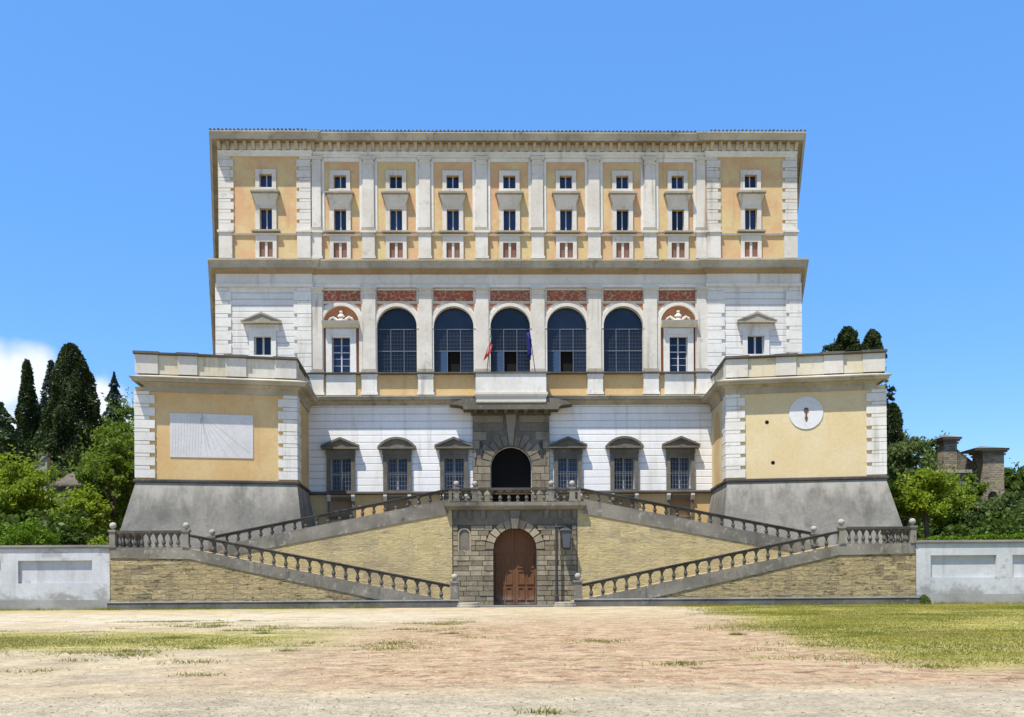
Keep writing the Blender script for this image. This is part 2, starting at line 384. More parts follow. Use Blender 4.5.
# ------------------------------------------------------------------ mesh builder
class MB:
    def __init__(s, T=None):
        s.v = []; s.f = []; s.T = T

    def add(s, vs, fs):
        n = len(s.v)
        if s.T is not None: vs = [s.T(*p) for p in vs]
        s.v += [tuple(p) for p in vs]
        s.f += [[i + n for i in f] for f in fs]
        return s

    def box(s, x0, x1, y0, y1, z0, z1):
        vs = [(x, y, z) for z in (z0, z1) for y in (y0, y1) for x in (x0, x1)]
        return s.add(vs, [(0, 2, 3, 1), (4, 5, 7, 6), (0, 1, 5, 4), (2, 6, 7, 3), (0, 4, 6, 2), (1, 3, 7, 5)])

    def _poly(s, outer, holes, place, a, c):
        rings = [list(outer)] + [list(h) for h in holes]
        flat2 = [p for r in rings for p in r]
        tris = tessellate_polygon([[Vector((p[0], p[1], 0)) for p in r] for r in rings])
        n = len(flat2)
        vs = [place(p, a) for p in flat2] + [place(p, c) for p in flat2]
        fs = [tuple(t) for t in tris] + [tuple(i + n for i in reversed(t)) for t in tris]
        o = 0
        for r in rings:
            k = len(r)
            for i in range(k):
                j = (i + 1) % k
                fs.append((o + i, o + j, o + j + n, o + i + n))
            o += k
        return s.add(vs, fs)

    def prism(s, outer, y0, y1, holes=()):        # outline in x,z
        return s._poly(outer, holes, lambda p, t: (p[0], t, p[1]), y0, y1)

    def plan(s, outer, z0, z1, holes=()):         # outline in x,y
        return s._poly(outer, holes, lambda p, t: (p[0], p[1], t), z0, z1)

    def side(s, outer, x0, x1):                   # outline in y,z
        return s._poly(outer, (), lambda p, t: (t, p[0], p[1]), x0, x1)

    def sweep(s, prof, path):
        """closed profile (offset, z) carried along a plan path; offset goes to the right of travel"""
        m, n = len(prof), len(path)
        offs = []
        for i in range(n):
            def nrm(a, b):
                d = Vector((b[0] - a[0], b[1] - a[1])).normalized(); return Vector((d.y, -d.x))
            if i == 0: v = nrm(path[0], path[1])
            elif i == n - 1: v = nrm(path[-2], path[-1])
            else:
                n1, n2 = nrm(path[i - 1], path[i]), nrm(path[i], path[i + 1])
                v = (n1 + n2); v = v / max(.35, v.dot(n1)) if v.length > 1e-6 else n1
            offs.append(v)
        vs = [(path[i][0] + offs[i].x * o, path[i][1] + offs[i].y * o, z) for i in range(n) for (o, z) in prof]
        fs = []
        for i in range(n - 1):
            for j in range(m):
                k = (j + 1) % m
                fs.append((i * m + j, i * m + k, (i + 1) * m + k, (i + 1) * m + j))
        fs.append(tuple(range(m))); fs.append(tuple((n - 1) * m + j for j in reversed(range(m))))
        return s.add(vs, fs)

    def lathe(s, cx, cy, cz, prof, n=12):
        vs, fs = [], []
        m = len(prof)
        for i in range(n):
            a = 2 * PI * i / n
            for r, z in prof: vs.append((cx + r * math.cos(a), cy + r * math.sin(a), cz + z))
        for i in range(n):
            k = (i + 1) % n
            for j in range(m - 1): fs.append((i * m + j, k * m + j, k * m + j + 1, i * m + j + 1))
        fs.append(tuple(i * m for i in reversed(range(n)))); fs.append(tuple(i * m + m - 1 for i in range(n)))
        return s.add(vs, fs)

    def tube(s, pts, rad, n=8):
        pts = [Vector(p) for p in pts]
        rads = rad if isinstance(rad, (list, tuple)) else [rad] * len(pts)
        vs, fs = [], []
        for i, p in enumerate(pts):
            d = (pts[min(i + 1, len(pts) - 1)] - pts[max(i - 1, 0)]).normalized()
            a = d.orthogonal().normalized(); c = d.cross(a)
            for k in range(n):
                t = 2 * PI * k / n
                vs.append(p + (a * math.cos(t) + c * math.sin(t)) * rads[i])
        for i in range(len(pts) - 1):
            for k in range(n):
                q = (k + 1) % n
                fs.append((i * n + k, i * n + q, (i + 1) * n + q, (i + 1) * n + k))
        fs.append(tuple(reversed(range(n)))); fs.append(tuple((len(pts) - 1) * n + k for k in range(n)))
        return s.add(vs, fs)

    def mesh(s, name, m, off=(0, 0, 0), smooth=False):
        me = bpy.data.meshes.new(name)
        me.from_pydata([(p[0] - off[0], p[1] - off[1], p[2] - off[2]) for p in s.v], [], s.f)
        bm = bmesh.new(); bm.from_mesh(me)
        bmesh.ops.recalc_face_normals(bm, faces=bm.faces)
        bm.to_mesh(me); bm.free()
        me.materials.append(m)
        if smooth: me.polygons.foreach_set('use_smooth', [True] * len(me.polygons))
        me.update()
        return me

    def build(s, name, m, parent=None, smooth=False, label=None, local=False, loc=None):
        """link as ONE object; world-built vertices are shifted to the parent's base"""
        if isinstance(m, str): m = MAT[m]
        off = (0, 0, 0)
        if parent is not None and not local: off = base(parent)
        me = s.mesh(name, m, off, smooth)
        o = bpy.data.objects.new(name, me); COL.objects.link(o)
        if parent is not None: o.parent = parent
        if loc is not None: o.location = loc
        if label: o['label'] = label
        return o


def base(o):
    v = Vector((0, 0, 0))
    while o is not None:
        v = v + o.location; o = o.parent
    return v


def tag(o, label, cat, group=None, kind=None):
    if label: o['label'] = label
    if cat: o['category'] = cat
    if group: o['group'] = group
    if kind: o['kind'] = kind
    return o


def thing(name, loc, label, cat, group=None):
    o = bpy.data.objects.new(name, None); COL.objects.link(o); o.location = loc
    o.empty_display_size = .3
    return tag(o, label, cat, group)


def struct(o):
    o['kind'] = 'structure'
    return o


def copy_tree(o, parent=None, loc=None):
    c = o.copy(); COL.objects.link(c)
    if parent is not None: c.parent = parent
    if loc is not None: c.location = loc
    for ch in list(o.children): copy_tree(ch, c)
    return c


def arch(cx, hw, z0, zs, n=18, r=None):
    """opening outline: upright sides to zs, then half round"""
    r = r or hw
    return [(cx - hw, z0), (cx + hw, z0)] + [(cx + hw * math.cos(PI * i / n), zs + r * math.sin(PI * i / n)) for i in range(n + 1)]


def rect(x0, x1, z0, z1):
    return [(x0, z0), (x1, z0), (x1, z1), (x0, z1)]


# ================================================================== GROUND
b = NB('piazza_ground')
X, Y = b.x, b.y
wob = b.math('SUBTRACT', b.noise(.35, 6, .65), .5)
wob2 = b.math('SUBTRACT', b.noise(1.6, 5, .7, b.scaled(.7, 1, 1, 13)), .5)
Xw = b.math('ADD', X, b.math('ADD', b.math('MULTIPLY', wob, 5.0), b.math('MULTIPLY', wob2, 2.0)))
Yw = b.math('ADD', Y, b.math('ADD', b.math('MULTIPLY', wob, 3.0), b.math('MULTIPLY', wob2, 2.2)))
speck = b.noise(9, 6, .75)
fine = b.noise(30, 4, .7)
dirt = b.mix(b.ramp(b.noise(.5, 6, .65), .35, .66), (.62, .50, .315), (.45, .36, .225))
dirt = b.mix(b.math('MULTIPLY', b.ramp(b.noise(.9, 5, .65, b.scaled(.45, 1.4, 1, 3)), .5, .7), .7), dirt, (.56, .50, .40))
# worn brick paving in the middle
br = b.n.new('ShaderNodeTexBrick')
wob3 = b.math('SUBTRACT', b.noise(2.2, 4, .65, b.scaled(1, 1, 1, 47)), .5)
bv = b.vec(b.math('ADD', X, b.math('MULTIPLY', wob3, .7)), b.math('ADD', Y, b.math('MULTIPLY', wob3, .9)), 0.0)
b.l.new(bv, br.inputs['Vector'])
br.inputs['Scale'].default_value = 1; br.inputs['Brick Width'].default_value = .38; br.inputs['Row Height'].default_value = .42
br.inputs['Mortar Size'].default_value = .03; br.inputs['Mortar Smooth'].default_value = .3
br.inputs['Color1'].default_value = (.33, .17, .085, 1); br.inputs['Color2'].default_value = (.62, .42, .25, 1); br.inputs['Mortar'].default_value = (.63, .49, .28, 1)
sett_shade = b.math('MULTIPLY', b.ramp(b.noise(1, 5, .7, b.scaled(1.5, 2.2, 1, 5)), .53, .6), b.math('MULTIPLY_ADD', b.ramp(b.noise(.3, 4, .6, b.scaled(1, 1, 1, 201)), .4, .6), .8, .2))
bcol = b.mix(b.ramp(b.noise(2.4, 5, .7), .3, .62), (.60, .45, .285), br.outputs['Color'])
bcol = b.mix(b.math('MULTIPLY', sett_shade, .85), bcol, (.20, .115, .065))  # dark streaks paint the shade of uneven setts into the colour
cx_ = b.math('SUBTRACT', 1.0, b.ramp(b.math('ABSOLUTE', b.math('SUBTRACT', Xw, 2.0)), 5.0, 11.0))
cy_ = b.math('MULTIPLY', b.ramp(Yw, 14.0, 16.0), b.math('SUBTRACT', 1.0, b.ramp(Yw, 30.0, 52.0)))
brick_f = b.math('MULTIPLY', b.math('MULTIPLY', cx_, cy_), b.ramp(b.noise(.45, 5, .6), .2, .42))
col = b.mix(b.math('MULTIPLY', brick_f, 1.0), dirt, bcol)
# pale trodden strip before the left ramp
pale = b.math('MULTIPLY', b.math('MULTIPLY', b.ramp(Yw, 37, 41), b.math('SUBTRACT', 1.0, b.ramp(Yw, 47, 53))), b.math('SUBTRACT', 1.0, b.ramp(Xw, -6.0, 1.0)))
col = b.mix(b.math('MULTIPLY', b.math('MULTIPLY', pale, b.ramp(b.noise(.8, 6, .7, b.scaled(.5, 1.3, 1, 37)), .4, .58)), .8), col, (.66, .59, .45))
# grass soil under the blades
gx = b.math('MULTIPLY_ADD', b.math('MAXIMUM', b.math('SUBTRACT', Y, 25.0), 0.0), .13, 6.9)
gm = b.math('MULTIPLY', b.ramp(b.math('SUBTRACT', Xw, gx), -1.0, 1.2), b.ramp(Yw, 15.6, 19.5))
gcol = b.mix(b.ramp(b.noise(.5, 6, .65, b.scaled(.7, 1, 1, 23)), .36, .66), (.30, .285, .04), (.50, .41, .13))
gcol = b.mix(b.math('MULTIPLY', b.ramp(b.noise(.9, 6, .7, b.scaled(.5, 1, 1, 71)), .5, .66), .7), gcol, (.20, .23, .03))
gcol = b.mix(b.math('MULTIPLY', b.ramp(b.noise(.42, 6, .72, b.scaled(.5, 1, 1, 131)), .54, .66), .75), gcol, (.50, .40, .22))
lband = b.math('MULTIPLY', b.math('MULTIPLY', b.ramp(Yw, 22.5, 25.5), b.math('SUBTRACT', 1.0, b.ramp(Yw, 31.0, 35.0))), b.math('SUBTRACT', 1.0, b.ramp(Xw, -8.5, -4.5)))
lband = b.math('MULTIPLY', lband, b.ramp(b.noise(.6, 6, .7, b.scaled(.6, 1, 1, 91)), .3, .5))
foot = b.math('MULTIPLY', b.ramp(Yw, 54, 58), b.math('MULTIPLY', b.ramp(b.math('ABSOLUTE', X), 7, 12), .6))
gall = b.math('MAXIMUM', b.math('MAXIMUM', gm, b.math('MULTIPLY', lband, .9)), foot)
col = b.mix(gall, col, gcol)
tuft = b.math('MULTIPLY', b.ramp(b.noise(.75, 6, .75, b.scaled(.6, 1.2, 1, 111)), .52, .64), b.ramp(Yw, 17, 22))
col = b.mix(b.math('MULTIPLY', tuft, .55), col, (.36, .31, .10))
# cobbled grey strip at the viewer's feet
strip = b.math('SUBTRACT', 1.0, b.ramp(b.math('ADD', Y, b.math('MULTIPLY', wob2, .5)), 13.7, 14.3))
vo = b.n.new('ShaderNodeTexVoronoi'); vo.inputs['Scale'].default_value = 5.5; vo.feature = 'DISTANCE_TO_EDGE'
b.l.new(b.scaled(1, .8, 1), vo.inputs['Vector'])
cob = b.ramp(vo.outputs['Distance'], .0, .09)
scol = b.mix(b.ramp(b.noise(.8, 6, .7), .3, .7), (.45, .375, .255), (.60, .505, .35))
scol = b.mix(b.math('MULTIPLY', b.math('MULTIPLY', b.math('SUBTRACT', 1.0, cob), b.ramp(b.noise(1.1, 4), .45, .65)), .3), scol, (.30, .25, .17))
col = b.mix(strip, col, scol)
lump = b.noise(1.3, 6, .78, b.scaled(1, 1, 1, 15))
col = b.scale_col(col, b.math('MULTIPLY_ADD', lump, 1.5, .34))
pit = b.ramp(b.noise(2.6, 5, .8, b.scaled(1, 1.3, 1, 171)), .57, .66)
col = b.mix(b.math('MULTIPLY', pit, .4), col, (.25, .19, .115))
col = b.scale_col(col, b.math('MULTIPLY_ADD', speck, 1.2, .13))
col = b.scale_col(col, b.math('MULTIPLY_ADD', fine, .5, .75))
hh = b.math('ADD', b.math('MULTIPLY', speck, 1.0), b.math('ADD', b.math('MULTIPLY', b.math('MULTIPLY', br.outputs['Fac'], brick_f), -.8), b.math('MULTIPLY', b.math('MULTIPLY', cob, strip), .25)))
b.bump(b.math('ADD', hh, b.math('MULTIPLY', lump, 2.5)), .9, .08)
MAT['ground'] = b.done(col, .95)

g = MB(); g.add([(-1500, -600, 0), (1500, -600, 0), (1500, 2500, 0), (-1500, 2500, 0)], [(0, 1, 2, 3)])
struct(g.build('ground', 'ground'))


def smooth(a, b_, x):
    t = min(1, max(0, (x - a) / (b_ - a))); return t * t * (3 - 2 * t)


def terrain(x, y):
    ax = abs(x)
    z = 3.55 + 1.0 * smooth(61, 76, y) + 7.0 * smooth(78, 150, y) + 10 * smooth(120, 330, y)
    z += (.35 * math.sin(x * .21 + y * .13) + .25 * math.sin(x * .07 - y * .31)) * smooth(63, 70, y)
    z += 3.0 * smooth(30, 120, -x) * smooth(80, 140, y)
    return z


b = NB('garden_soil')
MAT['soil'] = b.done(b.scale_col(b.mix(b.ramp(b.noise(.5, 5), .4, .6), (.10, .11, .03), (.22, .15, .09)), b.math('MULTIPLY_ADD', b.noise(4, 5), .8, .6)), .95)
for sgn in (-1, 1):
    xs = [25.6, 27, 29, 32, 35, 38, 42, 46, 50, 56, 64, 74, 90, 120, 180, 300]
    ys = [60.55, 62, 64, 66, 70, 75, 80, 86, 92, 100, 110, 125, 145, 170, 200, 260, 340, 500]
    vs = [(sgn * x, y, terrain(sgn * x, y)) for y in ys for x in xs]
    n = len(xs)
    fs = [(j * n + i, j * n + i + 1, (j + 1) * n + i + 1, (j + 1) * n + i) for j in range(len(ys) - 1) for i in range(n - 1)]
    m = MB(); m.add(vs, fs)
    struct(m.build('hillside', 'soil', smooth=True))
m = MB(); m.add([(x, y, terrain(x, y) - .05) for y in (122, 150, 200, 260, 340, 500) for x in (-25.6, -12, 0, 12, 25.6)],
                [(j * 5 + i, j * 5 + i + 1, (j + 1) * 5 + i + 1, (j + 1) * 5 + i) for j in range(5) for i in range(4)])
struct(m.build('hillside', 'soil', smooth=True))
m = MB(); m.box(-25.4, 25.4, 66, 82, .02, 3.6)
struct(m.build('terrace', 'soil'))

# ================================================================== PALACE
pal = thing('palace', (0, 74.7, 3.6), 'large ochre and white palace with an arcaded loggia, standing above the double stairs', 'palace')
FY = 74.7          # bay wall plane
BAYS = [-13.27, -8.9, -4.45, 0, 4.45, 8.9, 13.27]
PILS = [2.2, 6.65, 11.05, 15.1]
ENDX = 19.0

# -- core and the two flanking sides of the pentagon that run back
sw = math.tan(R(15.7))
def flank_x(x0, y): return x0 + (y - 74.5) * sw
core = MB()
core.plan([(-22.3, 75.35), (22.3, 75.35), (flank_x(22.65, 118), 118), (0, 142), (-flank_x(22.65, 118), 118)], 3.6, 36.9)
core.build('core', 'dark', pal)  # solid core coloured near black in place of unlit rooms
sw_m = MB()
for s_ in (-1, 1):
    for xx, za, zb in ((22.95, 3.6, 26.5), (22.65, 26.5, 36.6)):
        p = [(s_ * xx, 74.52), (s_ * flank_x(xx, 118), 118), (s_ * (flank_x(xx, 118) - 1.2), 118), (s_ * (xx - .9), 75.3)]
        sw_m.plan(p, za, zb)
sw_m.build('side_wall', 'ochre_up', pal)

# -- upper floor walls with openings
def up_holes(cx): return [rect(cx - .485, cx + .485, 32.44, 33.48), rect(cx - .48, cx + .48, 29.08, 30.81), rect(cx - .52, cx + .52, 27.0, 28.2)]
w = MB()
w.prism(rect(-15.5, 15.5, 26.85, 35.0), FY, FY + .62, [h for c in BAYS for h in up_holes(c)])
w.build('wall', 'ochre_up', pal, label='ochre plaster wall of the top storey')
for s_ in (-1, 1):
    w = MB(); w.prism(rect(min(s_ * 15.5, s_ * 22.65), max(s_ * 15.5, s_ * 22.65), 26.85, 35.0), FY - .2, FY + .62, up_holes(s_ * ENDX))
    w.build('wall', 'ochre_up', pal, label='ochre plaster wall of a top storey corner block')

# -- piano nobile walls
w = MB()
holes = []
for c in BAYS:
    hw = 1.56 if abs(c) < 10 else 1.42
    zs = 21.65 if abs(c) < 10 else 21.85
    holes.append(arch(c, hw, 17.97, zs))
w.prism(rect(-15.5, 15.5, 16.2, 25.9), FY, FY + .62, holes)
w.build('wall', 'white', pal, label='white wall of the arcaded storey')
for s_ in (-1, 1):
    w = MB()
    c = s_ * 19.33
    w.prism(rect(min(s_ * 15.5, s_ * 22.95), max(s_ * 15.5, s_ * 22.95), 16.2, 25.9), FY - .2, FY + .62, [rect(c - .67, c + .67, 19.36, 20.8)])
    w.build('wall', 'course_pn', pal, label='white coursed wall of a corner block')
# -- ground floor wall
GFW = [(-13.33, 0), (-8.93, 1), (-4.48, 0), (4.46, 0), (8.9, 1), (13.33, 0)]
w = MB()
w.prism(rect(-15.9, 15.9, 8.62, 16.0), FY, FY + .62, [rect(c - .8, c + .8, 8.8, 11.27) for c, _ in GFW] + [arch(0, 1.58, 8.625, 10.58)])
w.build('wall', 'course_gf', pal, label='white coursed wall of the entrance storey')
w = MB()
w.prism(rect(-15.9, 15.9, 3.6, 8.5), FY + .02, FY + .62, [rect(c - .85, c + .85, 6.75, 8.1) for c, _ in GFW] + [rect(-1.58, 1.58, 6.71, 8.49)])
w.build('wall', 'ochre', pal, label='ochre basement wall')
st = MB(); st.sweep([(0, 8.45), (.1, 8.45), (.28, 8.52), (.28, 8.64), (.2, 8.7), (0, 8.7)], [(-15.85, FY), (-3.05, FY)])
st.sweep([(0, 8.45), (.1, 8.45), (.28, 8.52), (.28, 8.64), (.2, 8.7), (0, 8.7)], [(3.05, FY), (15.85, FY)])
st.build('string_course', 'coping', pal)

# -- entablatures
def front_path(xc, ends=True):
    p = []
    if ends: p += [(-flank_x(xc, 118), 118)]
    p += [(-xc, FY - .2), (-15.55, FY - .2), (-15.5, FY - .003), (15.5, FY - .003), (15.55, FY - .2), (xc, FY - .2)]
    if ends: p += [(flank_x(xc, 118), 118)]
    return p

ent = MB(); ent.sweep([(-.1, 34.86), (.14, 34.86), (.14, 35.0), (.2, 35.03), (.2, 35.22), (.26, 35.26), (.1, 35.3), (.1, 35.9), (-.1, 35.9)], front_path(22.5))
ent.build('frieze', 'white', pal)
bm_ = MB(); bm_.sweep([(-.1, 35.902), (.2, 35.902), (.62, 35.98), (.66, 36.02), (-.1, 36.02)], front_path(22.25))
bm_.build('bed_moulding', 'bedmould', pal)
co = MB(); co.sweep([(-.1, 36.023), (1.0, 35.9), (1.02, 35.8), (1.05, 36.0), (1.14, 36.14), (1.24, 36.26), (1.24, 36.34), (-.1, 36.4)], front_path(22.1))
corn = co.build('cornice', 'cornice', pal, label='deep projecting roof cornice')
cb = MB()
cb.side([(.0, 35.32), (-.14, 35.34), (-.22, 35.5), (-.42, 35.78), (-.46, 35.9), (0, 35.9)], -.13, .13)
cme = cb.mesh('console', MAT['cornice'])
xs = [i * .665 - 15.3 for i in range(47)]
cons = [(x, FY - .103) for x in xs] + [(s_ * (15.9 + i * .665), FY - .303) for s_ in (-1, 1) for i in range(11)]
for x, y in cons:
    o = bpy.data.objects.new('console', cme); COL.objects.link(o); o.parent = corn
    o.location = (x, y - 74.7, -3.6)
# roof: low hipped tiles with a scalloped eaves row
rf = MB()
rf.add([(-22.95, 73.45, 36.38), (22.95, 73.45, 36.38), (flank_x(22.95, 118), 118, 36.38), (0, 143, 36.38), (-flank_x(22.95, 118), 118, 36.38), (0, 100, 39.4)],
       [(0, 1, 5), (1, 2, 5), (2, 3, 5), (3, 4, 5), (4, 0, 5), (4, 3, 2, 1, 0)])
for i in range(152):
    x = -22.95 + i * .304
    y = 73.28 if abs(x) > 15.4 else 73.48
    zt = 36.43 + random.uniform(-.015, .03)
    rf.tube([(x, y - .03, zt - .01), (x, y + 1.2, zt + .08)], .085, 6)
rf.build('roof', 'tile', pal)

pc = MB(); pc.sweep([(-.1, 24.66), (.2, 24.66), (.2, 24.85), (.26, 24.9), (.12, 24.95), (.12, 25.69), (-.1, 25.69)], front_path(22.75))
pc.build('frieze', 'white', pal)
pc = MB(); pc.sweep([(-.1, 25.7), (.15, 25.7), (.4, 25.86), (.45, 25.98), (-.1, 25.98)], front_path(22.6))
pc.build('bed_moulding', 'bedmould', pal)
pc = MB(); pc.sweep([(-.1, 25.983), (.9, 25.983), (.9, 26.2), (1.02, 26.38), (1.1, 26.46), (1.1, 26.56), (-.1, 26.87)], front_path(22.4))
pc.build('cornice', 'cornice', pal, label='projecting cornice between the loggia and the top storey')
gc = MB(); gc.sweep([(-.1, 15.45), (.1, 15.45), (.1, 15.55), (.2, 15.58), (.35, 15.7), (.35, 15.78), (.7, 15.8), (.7, 15.92), (.82, 16.0), (.82, 16.07), (-.1, 16.238)],
                    [(-15.85, FY - .003), (-2.9, FY - .003)])
gc.sweep([(-.1, 15.45), (.1, 15.45), (.1, 15.55), (.2, 15.58), (.35, 15.7), (.35, 15.78), (.7, 15.8), (.7, 15.92), (.82, 16.0), (.82, 16.07), (-.1, 16.238)],
         [(2.9, FY - .003), (15.85, FY - .003)])
gc.build('cornice', 'cornice', pal, label='cornice under the loggia floor')

# -- upper-floor string, pedestals, pilasters
st = MB()
st.sweep([(-.05, 28.72), (.12, 28.72), (.16, 28.85), (-.05, 28.88)], front_path(22.66, False))
st.build('string_course', 'cream', pal)

def pilaster(cx, y, w, z0, z1, mat):
    """shaft with moulded base and capital"""
    m_ = MB()
    h = w / 2
    m_.box(cx - h, cx + h, y - .2, y, z0 + .28, z1 - .55)
    m_.box(cx - h - .09, cx + h + .09, y - .09, y - .001, z0 + .28, z1 - .3)
    p = m_.build('pilaster', mat, pal)
    m_ = MB()
    m_.box(cx - h - .14, cx + h + .14, y - .32, y, z0, z0 + .14)
    m_.box(cx - h - .08, cx + h + .08, y - .27, y, z0 + .14, z0 + .279)
    m_.build('plinth', 'stone', p)
    m_ = MB()
    m_.box(cx - h - .06, cx + h + .06, y - .26, y - .002, z1 - .549, z1 - .46)
    m_.box(cx - h + .01, cx + h - .01, y - .21, y - .002, z1 - .46, z1 - .2)
    m_.box(cx - h - .1, cx + h + .1, y - .3, y - .002, z1 - .2, z1 - .1)
    m_.box(cx - h - .16, cx + h + .16, y - .36, y - .002, z1 - .1, z1)
    m_.build('capital', 'cream', p)
    return p

def pedestal(cx, w, z0, z1, y, cap=.12):
    m_ = MB()
    h = w / 2
    m_.box(cx - h, cx + h, y - .26, y, z0, z1 - .16)
    m_.box(cx - h - cap, cx + h + cap, y - .26 - cap, y, z1 - .16, z1)
    m_.box(cx - h - .07, cx + h + .07, y - .32, y, z0 - .001, z0 + .2)
    return m_

for s_ in (-1, 1):
    for i, px in enumerate(PILS):
        wd = .86 if i < 3 else .7
        pilaster(s_ * px, FY - .002, wd, 29.08, 34.86, 'pil')
        pedestal(s_ * px, wd + .12, 26.9, 29.07, FY - .002).build('pedestal', 'pil', pal)
        pilaster(s_ * px, FY - .004, 1.0 if i < 3 else .82, 17.99, 24.65, 'pil')
    for a, b2 in ((21.6, 22.64), (15.53, 16.57)):
        m_ = MB()
        m_.box(min(s_ * a, s_ * b2), max(s_ * a, s_ * b2), FY - .42, FY - .2, 26.9, 28.9)
        m_.box(min(s_ * (a - .08), s_ * (b2 + .1)), max(s_ * (a - .08), s_ * (b2 + .1)), FY - .52, FY - .2, 28.9, 29.06)
        m_.build('pedestal', 'pil', pal)

# -- plaster frames round the upper bays
for k in range(7):
    edges = [-15.1, -11.05, -6.65, -2.2, 2.2, 6.65, 11.05, 15.1]
    a, c_ = edges[k] + .5, edges[k + 1] - .5
    if k == 0: a = -14.69
    if k == 6: c_ = 14.69
    m_ = MB(); m_.prism(rect(a + .003, c_ - .003, 29.09, 34.85), FY - .06, FY - .004, [rect(a + .2, c_ - .2, 29.1, 34.55)])
    m_.build('bay_frame', 'white', pal)

# -- quoins
def quoin(xa, xb, z0, z1, n, y, proud, long_side, mat, parent, T=None, d0=0):
    """xa is the corner edge, xb the inner edge; blocks alternate long and short"""
    m_ = MB(T)
    h = (z1 - z0) / n
    for i in range(n):
        zb = z0 + i * h
        m_.box(min(xa, xb), max(xa, xb), y - proud, y - d0, zb + .03, zb + h * .7)
        t = xa + (xb - xa) * long_side
        m_.box(min(xa, t), max(xa, t), y - proud + .012, y - d0, zb + h * .7 + .03, zb + h)
    return m_.build('quoin', mat, parent)

for s_ in (-1, 1):
    quoin(s_ * 22.68, s_ * 21.5, 29.06, 34.86, 7, FY - .2, .1, .8, 'pil', pal)
    quoin(s_ * 15.53, s_ * 16.62, 29.06, 34.86, 7, FY - .2, .1, .8, 'pil', pal)
    quoin(s_ * 22.98, s_ * 21.75, 16.4, 24.64, 8, FY - .2, .09, .8, 'white', pal)
    quoin(s_ * 15.53, s_ * 16.9, 16.4, 24.64, 8, FY - .2, .09, .8, 'white', pal)

# -- upper windows (prototype built about its own foot, then copied)
def proto_tall(y=0):
    f = MB()
    f.prism(rect(-.82, .82, 29.07, 31.62), -.14, -.002, [rect(-.48, .48, 29.08, 30.81)])
    fr = f.build('window', 'pil', None, local=True)
    h = MB()
    h.box(-1.12, 1.12, -.56, -.003, 31.93, 32.05)
    h.box(-1.06, 1.06, -.48, -.003, 31.84, 31.928)
    h.build('hood', 'stone', fr, local=True)
    h = MB()
    h.add([(-1.0, -.42, 31.837), (1.0, -.42, 31.837), (1.0, -.003, 31.837), (-1.0, -.003, 31.837), (-.7, -.16, 31.0), (.7, -.16, 31.0), (.7, -.003, 31.0), (-.7, -.003, 31.0)],
          [(0, 1, 2, 3), (7, 6, 5, 4), (0, 4, 5, 1), (1, 5, 6, 2), (2, 6, 7, 3), (3, 7, 4, 0)])
    h.build('corbel', 'pil', fr, local=True)
    g_ = MB(); g_.box(-.48, .48, .3, .34, 29.08, 30.81); g_.build('glass', 'glass', fr, local=True)
    l = MB(); l.box(-.04, .04, .24, .298, 29.08, 30.81)
    l.box(-.48, -.45, .24, .298, 29.08, 30.81); l.box(.45, .48, .24, .298, 29.08, 30.81)
    l.build('sash', 'wframe', fr, local=True)
    s2 = MB(); s2.box(-1.1, 1.1, -.38, -.003, 28.95, 29.066); s2.build('sill', 'stone', fr, local=True)
    return fr

def proto_square():
    f = MB(); f.prism(rect(-.8, .8, 32.35, 33.85), -.13, -.002, [rect(-.485, .485, 32.44, 33.48)])
    f.box(-.86, .86, -.2, -.003, 32.22, 32.348)
    fr = f.build('window', 'pil', None, local=True)
    g_ = MB(); g_.box(-.485, .485, .3, .34, 32.44, 33.48); g_.build('glass', 'glass', fr, local=True)
    l = MB(); l.box(-.04, .04, .24, .298, 32.44, 33.48); l.box(-.485, -.455, .24, .298, 32.44, 33.48); l.box(.455, .485, .24, .298, 32.44, 33.48)
    l.build('sash', 'wframe', fr, local=True)
    return fr

def proto_mezz():
    f = MB(); f.prism(rect(-.82, .82, 26.91, 28.7), -.15, -.002, [rect(-.52, .52, 27.0, 28.2)])
    f.box(-.1, .1, -.05, .1, 27.0, 28.2)
    fr = f.build('window', 'pil', None, local=True)
    for s_ in (-1, 1):
        h = MB(); h.box(min(s_ * .11, s_ * .5), max(s_ * .11, s_ * .5), .05, .1, 27.02, 28.18)
        for i in range(8): h.box(min(s_ * .15, s_ * .46), max(s_ * .15, s_ * .46), .03, .0495, 27.08 + i * .135, 27.16 + i * .135)
        h.build('shutter', 'shutter', fr, local=True)
    return fr

protos = [proto_tall(), proto_square(), proto_mezz()]
spots = [(c, 0) for c in BAYS] + [(-ENDX, -.2), (ENDX, -.2)]
for p in protos:
    for i, (cx, dy) in enumerate(spots):
        o = p if i == 0 else copy_tree(p)
        o.parent = pal; o.location = (cx, dy, -3.6)

